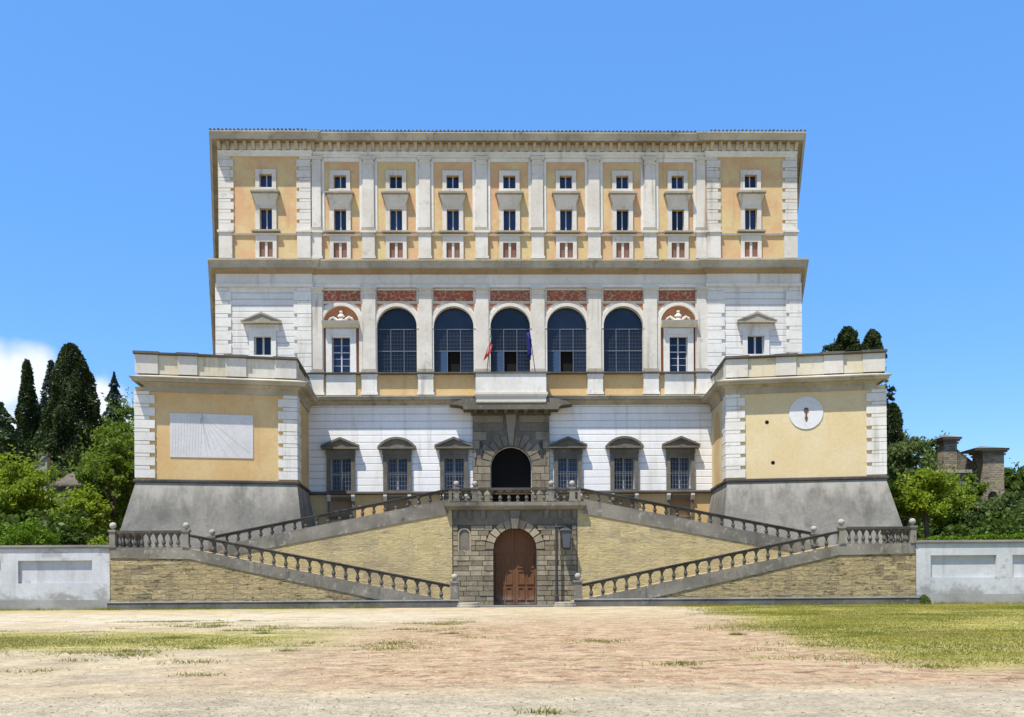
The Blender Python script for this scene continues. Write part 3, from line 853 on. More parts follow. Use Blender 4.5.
# -- loggia arches
def loggia(cx, door):
    m_ = MB()
    hw = 1.56
    m_.prism(arch(cx, hw + .26, 17.99, 21.65, r=1.82), FY - .12, FY - .003, [arch(cx, hw, 17.995, 21.65)])
    m_.box(cx - hw - .3, cx - hw, FY - .16, FY - .1, 21.45, 21.62); m_.box(cx + hw, cx + hw + .3, FY - .16, FY - .1, 21.45, 21.62)
    fr = m_.build('window', 'cream', pal, label='arched loggia window filled with blue latticed glass')
    g_ = MB()
    if door:
        g_.prism(arch(cx, hw, 17.97, 21.65), FY + .42, FY + .46, [rect(cx - .5, cx + .5, 17.98, 19.78)])
    else:
        g_.prism(arch(cx, hw, 17.97, 21.65), FY + .42, FY + .46)
    g_.build('glass', 'loggia_glass', fr)
    l = MB()
    for x in (-.52, .52): l.box(cx + x - .025, cx + x + .025, FY + .34, FY + .418, 17.98, 21.5)
    l.box(cx - hw, cx + hw, FY + .345, FY + .417, 21.48, 21.54)
    l.box(cx - hw, cx + hw, FY + .346, FY + .416, 19.76, 19.83)
    l.build('mullion', 'gframe', fr)
    l = MB()
    for i in range(1, 12):
        x = -hw + i * 2 * hw / 12
        if abs(abs(x) - .52) < .06: continue
        zb = 17.98 if not door or abs(x) > .5 else 19.8
        zt = 21.65 + math.sqrt(max(0, hw * hw - x * x)) - .02
        l.box(cx + x - .009, cx + x + .009, FY + .38, FY + .415, zb, 21.45)
    for i in range(1, 13):
        z = 17.98 + i * .295
        if z > 21.4: continue
        if door and z < 19.8:
            l.box(cx - hw, cx - .5, FY + .381, FY + .414, z - .012, z + .012); l.box(cx + .5, cx + hw, FY + .381, FY + .414, z - .012, z + .012)
        else: l.box(cx - hw, cx + hw, FY + .381, FY + .414, z - .012, z + .012)
    l.build('lattice', 'lattice', fr)
    if door:
        d = MB(); d.box(cx - 1.02, cx - .52, FY + .36, FY + .40, 18.0, 19.74)
        d.build('casement', 'bluepane', fr)

for c, d in ((-8.9, False), (-4.45, True), (0, True), (4.45, True), (8.9, False)): loggia(c, d)

# -- niche windows at both ends of the arcade
for s_ in (-1, 1):
    c = s_ * 13.27
    m_ = MB()
    m_.prism(arch(c, 1.42 + .26, 17.99, 21.85, r=1.68), FY - .12, FY - .003, [arch(c, 1.42, 17.995, 21.85)])
    fr = m_.build('window', 'cream', pal, label='window framed inside an arched red niche')
    n_ = MB(); n_.prism(arch(c, 1.42, 17.97, 21.85), FY + .16, FY + .3, [rect(c - .72, c + .72, 18.0, 20.78)])
    n_.build('niche', 'redplain', fr)
    a = MB(); a.prism(rect(c - 1.18, c + 1.18, 17.98, 21.5), FY - .06, FY + .158, [rect(c - .72, c + .72, 18.0, 20.78)])
    a.box(c - .9, c + .9, FY - .12, FY - .061, 20.98, 21.4)
    a.build('frame', 'white', fr)
    h = MB(); h.side([(FY + .16, 21.52), (FY - .2, 21.52), (FY - .55, 21.8), (FY - .62, 21.98), (FY + .16, 22.05)], c - 1.42, c + 1.42)
    h.build('hood', 'cream', fr)
    o_ = MB()
    o_.lathe(c, FY + .1, 22.05, [(.42, 0), (.4, .12), (.2, .2), (.16, .3), (.3, .38), (.26, .5), (.1, .62), (.16, .72), (.14, .84), (.02, .9)], 10)
    for t in (-1, 1):
        o_.tube([(c + t * .3, FY + .1, 22.15), (c + t * .62, FY + .1, 22.42), (c + t * .88, FY + .1, 22.28), (c + t * 1.05, FY + .1, 22.1)], [.13, .1, .09, .06], 6)
    o_.build('crest', 'cream', fr)
    g_ = MB(); g_.box(c - .72, c + .72, FY + .32, FY + .36, 18.0, 20.78); g_.build('glass', 'glass', fr)
    l = MB(); l.box(c - .05, c + .05, FY + .25, FY + .318, 18.0, 20.78); l.box(c - .72, c + .72, FY + .26, FY + .317, 19.62, 19.7)
    for x in (-.72, .64): l.box(c + x, c + x + .08, FY + .25, FY + .318, 18.0, 20.78)
    for z in (18.6, 19.15, 20.2): l.box(c - .72, c + .72, FY + .29, FY + .316, z, z + .03)
    l.build('sash', 'wframe', fr)

# -- terracotta panels, spandrels
for c in BAYS:
    m_ = MB(); m_.prism(rect(c - 1.72, c + 1.72, 23.5, 24.56), FY - .1, FY - .004, [rect(c - 1.56, c + 1.56, 23.6, 24.46)])
    pn = m_.build('panel_frame', 'cream', pal)
    m_ = MB(); m_.box(c - 1.555, c + 1.555, FY - .04, FY - .003, 23.605, 24.455)
    for t in (-1.3, 1.1): m_.box(c + t, c + t + .2, FY - .07, FY - .041, 23.7, 24.36)
    m_.build('relief', 'red', pn)
    for s_ in (-1, 1):
        q_ = MB(); q_.prism([(c + s_ * 1.58, 23.42), (c + s_ * .98, 23.42), (c + s_ * 1.3, 23.26), (c + s_ * 1.58, 22.85)], FY - .03, FY - .003)
        q_.build('spandrel', 'redplain', pal)

# -- loggia pedestal zone
for s_ in (-1, 1):
    for i, px in enumerate(PILS):
        wd = 1.2 if i < 3 else .95
        if i == 0: continue
        pedestal(s_ * px, wd, 16.24, 17.84, FY - .003, .05).build('pedestal', 'white', pal)
for k, c in enumerate(BAYS):
    if c == 0: continue
    if abs(c) > 10:
        m_ = MB(); m_.box(c - 1.15, c + 1.15, FY - .2, FY - .002, 16.24, 17.84); m_.build('apron', 'white', pal)
    wdt = 1.62 if abs(c) < 10 else 1.55
    m_ = MB(); m_.box(c - wdt, c + wdt, FY - .03, FY - .0015, 16.24, 17.84)
    m_.build('apron', 'ochre', pal, label='ochre plaster apron below a loggia window')
st = MB()
cp = [(-.05, 17.842), (.3, 17.842), (.42, 17.9), (.42, 17.985), (-.05, 17.985)]
st.sweep(cp, [(-15.85, FY), (-2.75, FY)]); st.sweep(cp, [(2.75, FY), (15.85, FY)])
st.build('coping', 'coping', pal)

# -- corner-block windows
for s_ in (-1, 1):
    c = s_ * 19.33
    y = FY - .2
    m_ = MB(); m_.prism(rect(c - 1.05, c + 1.05, 19.0, 21.5), y - .14, y - .002, [rect(c - .67, c + .67, 19.36, 20.8)])
    m_.box(c - 1.3, c + 1.3, y - .11, y - .003, 21.2, 21.75)
    fr = m_.build('window', 'white', pal)
    p_ = MB(); p_.prism([(c - 1.5, 21.76), (c + 1.5, 21.76), (c + 1.5, 21.92), (c, 22.52), (c - 1.5, 21.92)], y - .5, y - .003)
    p_.prism([(c - 1.62, 21.93), (c - 1.55, 21.86), (c, 22.44), (c + 1.55, 21.86), (c + 1.62, 21.93), (c, 22.6)], y - .58, y - .501)
    p_.box(c - 1.55, c + 1.55, y - .57, y - .501, 21.755, 21.85)
    p_.build('pediment', 'stone', fr)
    g_ = MB(); g_.box(c - .67, c + .67, y + .3, y + .34, 19.36, 20.8); g_.build('glass', 'glass', fr)
    l = MB(); l.box(c - .07, c + .07, y + .2, y + .298, 19.36, 20.8)
    for x in (-.67, .57): l.box(c + x, c + x + .1, y + .2, y + .298, 19.36, 20.8)
    l.build('sash', 'wframe', fr)
    s2 = MB(); s2.box(c - 1.2, c + 1.2, y - .3, y - .003, 18.82, 18.998); s2.build('sill', 'cream', fr)

# -- entrance-storey windows
for c, seg in GFW:
    m_ = MB()
    m_.prism(rect(c - 1.1, c + 1.1, 8.72, 12.0), FY - .22, FY - .003, [rect(c - .8, c + .8, 8.8, 11.27)])
    m_.box(c - 1.15, c + 1.15, FY - .26, FY - .221, 11.55, 11.98)
    fr = m_.build('window', 'peperino', pal)
    p_ = MB()
    if seg:
        hw, rise = 1.48, .72
        rad = (hw * hw + rise * rise) / (2 * rise)
        a0 = math.asin(hw / rad)
        top = [(c + rad * math.sin(t), 12.2 + rise - rad + rad * math.cos(t)) for t in [a0 - 2 * a0 * i / 14 for i in range(15)]]
        top2 = [(c + (rad - .17) * math.sin(t), 12.2 + rise - rad + (rad - .17) * math.cos(t)) for t in [a0 - 2 * a0 * i / 14 for i in range(15)]]
        p_.prism([(c - 1.48, 12.0), (c + 1.48, 12.0)] + top, FY - .42, FY - .003)
        p_.prism(top + list(reversed(top2)), FY - .56, FY - .421)
    else:
        p_.prism([(c - 1.44, 12.0), (c + 1.44, 12.0), (c + 1.44, 12.2), (c, 12.82), (c - 1.44, 12.2)], FY - .42, FY - .003)
        p_.prism([(c - 1.5, 12.14), (c, 12.74), (c + 1.5, 12.14), (c + 1.5, 12.3), (c, 12.92), (c - 1.5, 12.3)], FY - .56, FY - .421)
    p_.box(c - 1.5, c + 1.5, FY - .55, FY - .4215, 11.995, 12.14)
    p_.build('pediment', 'peperino', fr)
    g_ = MB(); g_.box(c - .8, c + .8, FY + .34, FY + .38, 8.8, 11.27); g_.build('glass', 'glass', fr)
    l = MB(); l.box(c - .06, c + .06, FY + .26, FY + .338, 8.8, 11.27); l.box(c - .8, c + .8, FY + .265, FY + .337, 10.02, 10.14)
    for x in (-.8, .72): l.box(c + x, c + x + .08, FY + .26, FY + .338, 8.8, 11.27)
    l.build('sash', 'gsash', fr)
    if True:
        l = MB()
        for i in range(1, 7): l.box(c - .8 + i * .2286 - .014, c - .8 + i * .2286 + .014, FY + .03, FY + .06, 8.8, 11.27)
        for i in range(1, 7): l.box(c - .8, c + .8, FY + .035, FY + .055, 8.8 + i * .353 - .012, 8.8 + i * .353 + .012)
        l.build('grille', 'grille', fr)
    bw = MB(); bw.prism(rect(c - 1.05, c + 1.05, 6.55, 8.3), FY - .1, FY + .018, [rect(c - .85, c + .85, 6.75, 8.1)])
    bf = bw.build('window', 'peperino', pal, label='low basement window under the string course')
    bb = MB(); bb.box(c - .85, c + .85, FY + .3, FY + .36, 6.75, 8.1); bb.build('shutter', 'board', bf)
    for t in (-.95, .95):
        br_ = MB(); br_.side([(FY, 7.9), (FY - .14, 7.95), (FY - .32, 8.3), (FY - .32, 8.44), (FY, 8.44)], c + t - .14, c + t + .14)
        br_.build('bracket', 'cream', bf)

# -- upper portal
PY = FY - .42
po = MB()
po.prism(rect(-3.0, 3.0, 6.7, 14.87), PY + .07, FY - .004, [arch(0, 1.6, 6.705, 10.58)])
portal = po.build('portal', 'peperino', pal)
side_blocks = {-1: MB(), 1: MB()}
rh = (10.6 - 6.72) / 7
for i in range(7):
    z0, z1 = 6.72 + i * rh, 6.72 + (i + 1) * rh - .04
    cuts = [1.62, 2.3, 2.99] if i % 2 else [1.62, 2.62, 2.99]
    for s_ in (-1, 1):
        bl = side_blocks[s_]
        for a, c_ in zip(cuts, cuts[1:]):
            bl.box(min(s_ * (a + .02), s_ * (c_ - .02)), max(s_ * (a + .02), s_ * (c_ - .02)), PY - random.uniform(.02, .06), PY + .068, z0, z1)
bl = MB()
# voussoirs
nv = 13
for i in range(nv):
    a0, a1 = PI * i / nv + .018, PI * (i + 1) / nv - .018
    big = 2.75 if i == nv // 2 else (2.35 if i % 2 else 2.72)
    if i == nv // 2: big = 4.1
    pts = [(1.62 * math.cos(a0), 10.6 + 1.62 * math.sin(a0)), (big * math.cos(a0), 10.6 + big * math.sin(a0)), (big * math.cos(a1), 10.6 + big * math.sin(a1)), (1.62 * math.cos(a1), 10.6 + 1.62 * math.sin(a1))]
    bl.prism(pts, PY - (.1 if i == nv // 2 else .03), PY + .067)
bl.build('voussoirs', 'block_shaded', portal)
for s_ in (-1, 1): side_blocks[s_].build('jamb', 'block', portal)
# spandrel courses around the arch ring
sp_side = {-1: MB(), 1: MB()}
zz = [10.62, 11.3, 11.98, 12.66, 13.34, 14.02, 14.6]
for z0, z1 in zip(zz, zz[1:]):
    dz = max(0, min(abs(z0 - 10.6), abs(z1 - 10.6)))
    xi = math.sqrt(max(0, 2.8 ** 2 - dz ** 2)) + .03 if dz < 2.78 else .5
    if dz >= 2.78 and z0 < 14.5: xi = .62
    if xi < 2.9:
        for s_ in (-1, 1):
            sp_side[s_].box(min(s_ * xi, s_ * 2.97), max(s_ * xi, s_ * 2.97), PY - .0, PY + .066, z0, z1 - .04)
for s_ in (-1, 1): sp_side[s_].build('blockwork', 'block_shaded', portal)
for s_ in (-1, 1):
    sl_ = MB(); sl_.box(s_ * 2.35 - .07, s_ * 2.35 + .07, PY - .09, PY - .001, 11.45, 12.55); sl_.build('slot_shade', 'iron', portal)  # dark strip paints the shade of a narrow wall slot
cap = MB()
cap.box(-3.12, 3.12, PY - .18, FY - .005, 14.62, 14.86)
wing = [(-3.7, 14.87), (3.7, 14.87), (3.7, 15.08), (4.0, 15.2), (4.75, 15.27), (4.3, 15.5), (3.6, 15.68), (2.9, 15.74), (-2.9, 15.74), (-3.6, 15.68), (-4.3, 15.5), (-4.75, 15.27), (-4.0, 15.2), (-3.7, 15.08)]
cap.prism(wing, PY - 1.05, FY - .006)
for i in range(8): cap.side([(PY - .2, 14.62), (PY - .5, 14.66), (PY - 1.0, 14.8), (PY - 1.0, 14.868), (PY - .2, 14.868)], -2.9 + i * .78, -2.9 + i * .78 + .3)
cap.build('canopy', 'peperino', portal)
dr = MB(); dr.prism(arch(0, 1.6, 6.71, 10.58), FY + .5, FY + .55); dr.box(-.02, .02, FY + .46, FY + .499, 6.71, 12.1)
dr.build('door', 'dark', portal)
# -- balcony
ba = MB()
bp = [(-2.72, FY), (-2.72, FY - 1.56), (2.72, FY - 1.56), (2.72, FY)]
ba.sweep([(-.3, 15.36), (-.08, 15.36), (-.02, 15.44), (-.02, 15.75), (.06, 15.85), (.1, 16.0), (.1, 16.16), (-.3, 16.16)], bp)
ba.plan([(-2.6, FY), (-2.6, FY - 1.45), (2.6, FY - 1.45), (2.6, FY)], 15.375, 16.15)
balc = ba.build('balcony', 'cream', pal)
bw = MB(); bw.sweep([(-.22, 16.162), (.0, 16.162), (.0, 17.6), (-.22, 17.6)], bp)
bw.build('parapet', 'white', balc)
bw = MB(); bw.sweep([(-.28, 17.602), (.09, 17.602), (.09, 17.73), (-.28, 17.73)], bp)
bw.build('coping', 'coping', balc)

# ================================================================== BASTIONS
def bastion(s_, label):
    o = thing('bastion', (s_ * 20.8, 67, 3.6), label, 'bastion', 'corner bastions beside the palace')
    inner, outer, fl = Vector((s_ * 15.4, 68.0)), Vector((s_ * 26.08, 66.0)), (s_ * 15.85, FY)
    L = (outer - inner).length
    du = (outer - inner) / L
    dn = Vector((du.y, -du.x)) if s_ > 0 else Vector((-du.y, du.x))
    if dn.y > 0: dn = -dn                         # outward, towards the piazza
    def T(u, v, z):                                # u along the face from the inner corner, v into the wall
        p = inner + du * u - dn * v
        return (p.x, p.y, z)
    back = (s_ * 27.2, 84)
    ring = [fl, tuple(inner), tuple(outer), back, (s_ * 18, 84)]
    wl_ = MB(); wl_.plan(ring, 8.6, 15.2); wl_.build('wall', 'ochre_pale' if s_ > 0 else 'ochre', o)
    # string course + talus
    path = [fl, tuple(inner), tuple(outer), back]
    if s_ > 0: path = path
    pth = path if s_ < 0 and False else path
    sg = 1 if s_ > 0 else -1
    pth2 = [fl, tuple(inner), (s_ * 25.4, 66.13), back]
    def sweep(mb, prof, pt=None):
        mb.sweep([(q[0] * sg, q[1]) for q in prof], pt or pth)
        return mb
    sweep(MB(), [(-.1, 8.6), (.06, 8.6), (.14, 8.65), (.14, 8.78), (.06, 8.84), (-.1, 8.84)]).build('string_course', 'rail', o)  # near black colour paints the shadow line of the string course
    ta = MB()
    tops = [(fl[0], fl[1]), tuple(inner), tuple(outer), back]
    lows = [(s_ * 14.3, 74.7), (s_ * 13.95, 65.1), (s_ * 27.4, 62.3), (s_ * 29.2, 84)]
    vs = [(p[0], p[1], 8.6) for p in tops] + [(p[0], p[1], 0) for p in lows]
    ta.add(vs, [(0, 1, 5, 4), (1, 2, 6, 5), (2, 3, 7, 6), (0, 1, 2, 3), (4, 5, 6, 7), (0, 3, 7, 4)])
    ta.build('scarp', 'talus', o)
    # quoins on the face and on the flank
    for (xa, xb) in ((-.04, 1.28), (L + .04, L - 1.3)):
        quoin(xa, xb, 8.9, 14.9, 7, 0, .1, .74, 'white', o, T, -.003)
    def TF(u, v, z):
        a = inner; d = (Vector(fl) - inner).normalized()
        nn = Vector((d.y, -d.x))
        if nn.x * s_ > 0: nn = -nn
        p = a + d * u - nn * v
        return (p.x, p.y, z)
    quoin(0, 1.5, 8.9, 14.9, 7, 0, .1, .74, 'white', o, TF, -.003)
    # arched niche on the flank
    ni = MB(TF); ni.prism(arch(4.2, 1.15, 8.88, 13.3), -.02, -.004); ni.build('blind_arch', 'ochre', o)
    sweep(MB(), [(-.3, 14.9), (.1, 14.9), (.1, 15.3), (.16, 15.34), (.3, 15.44), (.34, 15.5), (.72, 15.5), (.74, 15.62), (.86, 15.7), (.88, 15.78), (-.3, 16.14)], pth2).build('cornice', 'cornice', o)
    # parapet: wall, piers, coping
    sweep(MB(), [(-.5, 16.145), (-.1, 16.145), (-.1, 17.45), (-.5, 17.45)]).build('parapet', 'parapet', o)
    for u0, u1 in ((-.0, 1.5), (3.45, 4.85), (6.75, 8.05), (L - 1.5, L)):
        pr = MB(T); pr.box(u0, u1, -.02, .095, 16.15, 17.44); pr.build('pier', 'pil', o)
    for u0, u1 in ((0, 1.2), (5.4, 6.6)):
        prf = MB(TF); prf.box(u0, u1, -.02, .095, 16.15, 17.44); prf.build('pier', 'pil', o)
    sweep(MB(), [(-.55, 17.452), (.08, 17.452), (.12, 17.55), (.12, 17.62), (-.55, 17.64)]).build('coping', 'coping', o)
    for u0, u1 in ((-.1, 1.6), (3.35, 4.95), (6.65, 8.15), (L - 1.6, L + .1)):
        pc_ = MB(T); pc_.box(u0, u1, -.2, .0, 17.5, 17.66); pc_.build('pier_cap', 'coping', o)
    cr_ = MB(); cr_.plan([(q[0] * (1 if True else 1), q[1]) for q in (fl, (s_ * 15.9, 68.4), (s_ * 25.8, 66.6), back, (s_ * 18, 84))], 15.21, 16.2)
    cr_.build('roof_terrace', 'cornice', o)
    return o, T, L

LB, TL, LL = bastion(-1, 'left corner bastion with a large white sundial on its ochre wall')
sdp = MB(TL); sdp.box(3.0, 8.58, -.045, -.003, 10.4, 13.45)
sun_d = sdp.build('sundial', 'sundial', LB)
ln = MB(TL)
top = (6.5, 13.42)
for i in range(11):                                  # u runs from the inner corner, so to the left in the picture
    x = 8.45 - i * .19
    ln.prism([(x - .009, 10.5), (x + .009, 10.5), (x + .009 - .1, 13.4), (x - .009 - .1, 13.4)], -.052, -.046)
for bx, bz in ((6.1, 10.45), (5.75, 10.45), (5.35, 10.45), (4.75, 10.45), (4.0, 10.5), (3.2, 10.75)):
    d = Vector((bx - top[0], bz - top[1])).normalized(); nrm = Vector((-d.y, d.x)) * .010
    ln.prism([(top[0] + nrm.x, top[1] + nrm.y), (top[0] - nrm.x, top[1] - nrm.y), (bx - nrm.x, bz - nrm.y), (bx + nrm.x, bz + nrm.y)], -.053, -.047)
ln.build('hour_lines', 'ink', sun_d)
gno = MB(TL); gno.tube([(6.5, 0, 13.2), (6.5, -.5, 12.7)], .015, 6); gno.build('gnomon', 'iron', sun_d)

RB, TR_, RL = bastion(1, 'right corner bastion with a round white clock on its pale yellow wall')
ck = MB(TR_)
cu_, cz_ = 5.5, 13.42
n = 32
ck.prism([(cu_ + 1.16 * math.cos(2 * PI * i / n), cz_ + 1.16 * math.sin(2 * PI * i / n)) for i in range(n)], -.05, -.003)
clock = ck.build('clock_face', 'clock', RB)
h_ = MB(TR_)
h_.prism([(cu_ - .06, cz_ - .35), (cu_ + .06, cz_ - .35), (cu_ + .05, cz_ + .05), (cu_ - .05, cz_ + .05)], -.085, -.06)
h_.prism([(cu_ + .17 * math.cos(2 * PI * i / 12), cz_ + .18 + .18 * math.sin(2 * PI * i / 12)) for i in range(12)], -.088, -.058)
h_.prism([(cu_ - .11, cz_ - .3), (cu_ + .11, cz_ - .3), (cu_ + .05, cz_ - .58), (cu_ - .05, cz_ - .58)], -.086, -.059)
h_.build('clock_hand', 'rust', clock)
hp = MB(TR_)
for u_, z_ in ((2.8, 12.85), (3.2, 9.95)): hp.lathe(u_, 0, z_, [(.0, 0)], 3) if False else hp.prism([(u_ + .14 * math.cos(2 * PI * i / 10), z_ + .14 * math.sin(2 * PI * i / 10)) for i in range(10)], -.012, -.003)
hp.build('drain_hole', 'dark', RB)  # flat black discs paint the shade inside two wall holes

# ================================================================== STAIRCASE
stc = thing('double_staircase', (0, 63, 0), 'broad double ramp staircase of tufa with a rusticated portal at its centre', 'staircase')
def lr(ax): return .42 + (ax - 4.3) * .2065            # top of the lower stringer at |x|
def ur(ax): return 7.02 - (ax - 4.5) * .196            # top of the upper stringer
for s_ in (-1, 1):
    pts = [(s_ * 25.45, 0), (s_ * 3.6, 0), (s_ * 3.6, .3), (s_ * 4.3, lr(4.3)), (s_ * 20.55, lr(20.55)), (s_ * 20.95, 3.84), (s_ * 25.45, 3.9)]
    m_ = MB(); m_.prism(pts, 60.0, 62.85); rw = m_.build('ramp_wall', 'tufa', stc, label='ochre tufa wall under the lower ramp')
    sp_ = [(s_ * 3.7, .15), (s_ * 6.8, .15), (s_ * 20.5, lr(20.5) - .56), (s_ * 25.4, 3.30), (s_ * 25.4, 3.88), (s_ * 20.95, 3.88), (s_ * 20.5, lr(20.5) + .02), (s_ * 4.3, lr(4.3) + .02), (s_ * 3.7, .32)]
    m_ = MB(); m_.prism(sp_, 59.98, 60.35); m_.build('stringer', 'balus', rw)
    mo_ = [(s_ * 6.8, .10), (s_ * 20.5, lr(20.5) - .62), (s_ * 25.42, 3.24), (s_ * 25.42, 3.38), (s_ * 20.5, lr(20.5) - .48), (s_ * 6.8, .24)]
    m_ = MB(); m_.prism(mo_, 59.945, 59.978); m_.build('moulding', 'balus', rw)
    m_ = MB(); m_.plan([(s_ * 20.6, 62.852), (s_ * 25.45, 62.852), (s_ * 25.45, 66.5), (s_ * 20.0, 66.5), (s_ * 20.0, 62.852)], 0, 3.86); m_.build('ramp_landing', 'tufa', stc)
    pts = [(s_ * 20.0, 0), (s_ * 4.15, 0), (s_ * 4.15, ur(4.15)), (s_ * 20.0, ur(20.0))]
    m_ = MB(); m_.prism(pts, 62.9, 65.6); rw2 = m_.build('ramp_wall', 'tufa_up', stc, label='smoother tufa wall under the upper ramp')
    sp_ = [(s_ * 4.4, ur(4.4) - .86), (s_ * 20.0, ur(20) - .70), (s_ * 20.0, ur(20) + .02), (s_ * 4.4, ur(4.4) + .02)]
    m_ = MB(); m_.prism(sp_, 62.885, 63.2); m_.build('stringer', 'balus', rw2)
    mo_ = [(s_ * 4.4, ur(4.4) - .94), (s_ * 20.0, ur(20) - .78), (s_ * 20.0, ur(20) - .62), (s_ * 4.4, ur(4.4) - .76)]
    m_ = MB(); m_.prism(mo_, 62.85, 62.883); m_.build('moulding', 'balus', rw2)
    # foot step
    m_ = MB(); m_.lathe(s_ * 3.02, 59.35, 0, [(.72, 0), (.72, .13), (.66, .15), (.66, .28), (.6, .3)], 20); m_.build('foot_step', 'stone', stc)

# portal block with ashlar
m_ = MB(); m_.prism(rect(-4.12, 4.12, 0, 6.34), 63.02, 66, [arch(0, 1.42, .005, 3.72)])
pb = m_.build('portal', 'joint', stc)
bks = {-1: MB(), 1: MB()}
ncourse = 16
chh = 5.35 / ncourse
for i in range(ncourse):
    z0, z1 = i * chh, (i + 1) * chh - .035
    zm = (z0 + z1) / 2
    xi = 1.44 if z1 < 3.72 else math.sqrt(max(0, 1.98 ** 2 - (z0 - 3.72) ** 2)) if z0 - 3.72 < 1.9 else .4
    if 3.0 < z1 and z1 < 3.72: xi = 1.44
    rowx = xi; j = 0
    while rowx < 4.1:
        wd = random.uniform(.62, 1.15)
        if j == 0 and i % 2: wd *= .6
        e = min(4.11, rowx + wd)
        if 4.11 - e < .3: e = 4.11
        for s_ in (-1, 1):
            bk = bks[s_]
            a, c_ = s_ * (rowx + .015), s_ * (e - .02)
            a, c_ = min(a, c_), max(a, c_)
            cx = (a + c_) / 2
            # leave the two niches free
            if 3.55 < zm < 5.25:
                na, nb = s_ * 3.35 - .45, s_ * 3.35 + .45
                if a < nb and c_ > na:
                    if a < na - .06: bk.box(a, na, 62.95 - random.uniform(0, .05), 63.019, z0, z1)
                    if c_ > nb + .06: bk.box(nb, c_, 62.95 - random.uniform(0, .05), 63.019, z0, z1)
                    continue
            bk.box(a, c_, 62.95 - random.uniform(0, .05), 63.019, z0, z1)
        rowx = e; j += 1
for s_ in (-1, 1): bks[s_].build('ashlar', 'block', pb)
vsd = {-1: MB(), 1: MB()}
nv = 11
for i in range(nv):
    a0, a1 = PI * i / nv + .02, PI * (i + 1) / nv - .02
    big = 1.98
    if i == nv // 2: continue
    vsd[1 if i < nv // 2 else -1].prism([(1.44 * math.cos(a0), 3.72 + 1.44 * math.sin(a0)), (big * math.cos(a0), 3.72 + big * math.sin(a0)), (big * math.cos(a1), 3.72 + big * math.sin(a1)), (1.44 * math.cos(a1), 3.72 + 1.44 * math.sin(a1))], 62.94, 63.018)
for s_ in (-1, 1): vsd[s_].build('voussoirs', 'block', pb)
ks = MB(); ks.prism([(-.2, 5.1), (.2, 5.1), (.34, 6.3), (-.34, 6.3)], 62.72, 63.017); ks.build('keystone', 'peperino', pb)
fz = MB(); fz.box(-4.16, 4.16, 62.95, 63.016, 5.36, 6.33)
for t in (-3.0, -2.1, 2.1, 3.0, -3.95, 3.95): fz.box(t - .14, t + .14, 62.8, 62.949, 5.75, 6.335)
fz.build('frieze', 'peperino', pb)
for s_ in (-1, 1):
    nc = s_ * 3.35
    nf = MB(); nf.prism(arch(nc, .44, 3.6, 4.72), 62.93, 63.018, [arch(nc, .34, 3.68, 4.74)])
    nf_o = nf.build('niche', 'block', pb)
    nb_ = MB(); nb_.prism(arch(nc, .34, 3.68, 4.74), 63.005, 63.0185); nb_.build('niche_back', 'peperino', nf_o)
# door leaves, deep inside the arch
dm = MB()
dz0 = .06
dl = thing  # alias unused
def door_leaf(s_):
    pts = [(s_ * .012, dz0), (s_ * 1.41, dz0)] + [(s_ * 1.41 * math.cos(t), 3.72 + 1.41 * math.sin(t)) for t in [PI / 2 * i / 10 for i in range(11)]]
    pts[-1] = (s_ * .012, pts[-1][1])
    m_ = MB(); m_.prism(pts, 63.78, 63.9)
    lf = m_.build('door_leaf', 'wood', pb)
    q = MB()
    for z0, z1 in ((.35, 1.25), (1.4, 2.35), (2.5, 3.45)):
        for a, c_ in ((.16, .66), (.76, 1.28)):
            q.prism(rect(min(s_ * a, s_ * c_), max(s_ * a, s_ * c_), z0, z1), 63.73, 63.779, [rect(min(s_ * (a + .09), s_ * (c_ - .09)), max(s_ * (a + .09), s_ * (c_ - .09)), z0 + .09, z1 - .09)])
    q.build('door_panel', 'wood', lf)
door_leaf(-1); door_leaf(1)
# landing over the portal, bridge to the palace door
ld = MB()
ld.sweep([(-.4, 6.342), (.3, 6.342), (.45, 6.46), (.56, 6.6), (.58, 6.84), (-.4, 6.88)], [(-4.1, 66), (-4.1, 63), (4.1, 63), (4.1, 66)])
ld.plan([(-4.1, 63), (4.1, 63), (4.1, 66), (3.0, 66.2), (3.0, 74.6), (-3.0, 74.6), (-3.0, 66.2), (-4.1, 66)], 6.345, 6.87)
ld.build('landing', 'balus', stc)
br_ = MB(); br_.box(-3.0, 3.0, 66.1, 74.6, 3.61, 6.34); br_.build('bridge', 'tufa', stc)
# paved apron before the portal
ap = MB(); ap.plan([(-3.4, 62.9), (3.4, 62.9), (3.4, 59.4), (-3.4, 59.4)], .002, .05); ap.build('threshold', 'bench', stc)

# ------------------------------------------------------------------ balustrades
BPROF = [(.13, 0), (.13, .05), (.07, .08), (.075, .12), (.125, .21), (.13, .28), (.095, .38), (.06, .48), (.055, .53), (.09, .56), (.08, .60), (.11, .65), (.19, .74), (.235, .80)]
bmesh_bal = {}
def bal_mesh(h):
    k = round(h, 3)
    if k not in bmesh_bal:
        m2 = MB(); m2.lathe(0, 0, 0, [(r, z / .8 * h) for r, z in BPROF], 10)
        bmesh_bal[k] = m2.mesh('baluster', MAT['baluster'], smooth=False)
    return bmesh_bal[k]

def put_bal(par, x, y, z, h):
    o = bpy.data.objects.new('baluster', bal_mesh(h)); COL.objects.link(o); o.parent = par
    o.location = Vector((x, y, z)) - base(par)

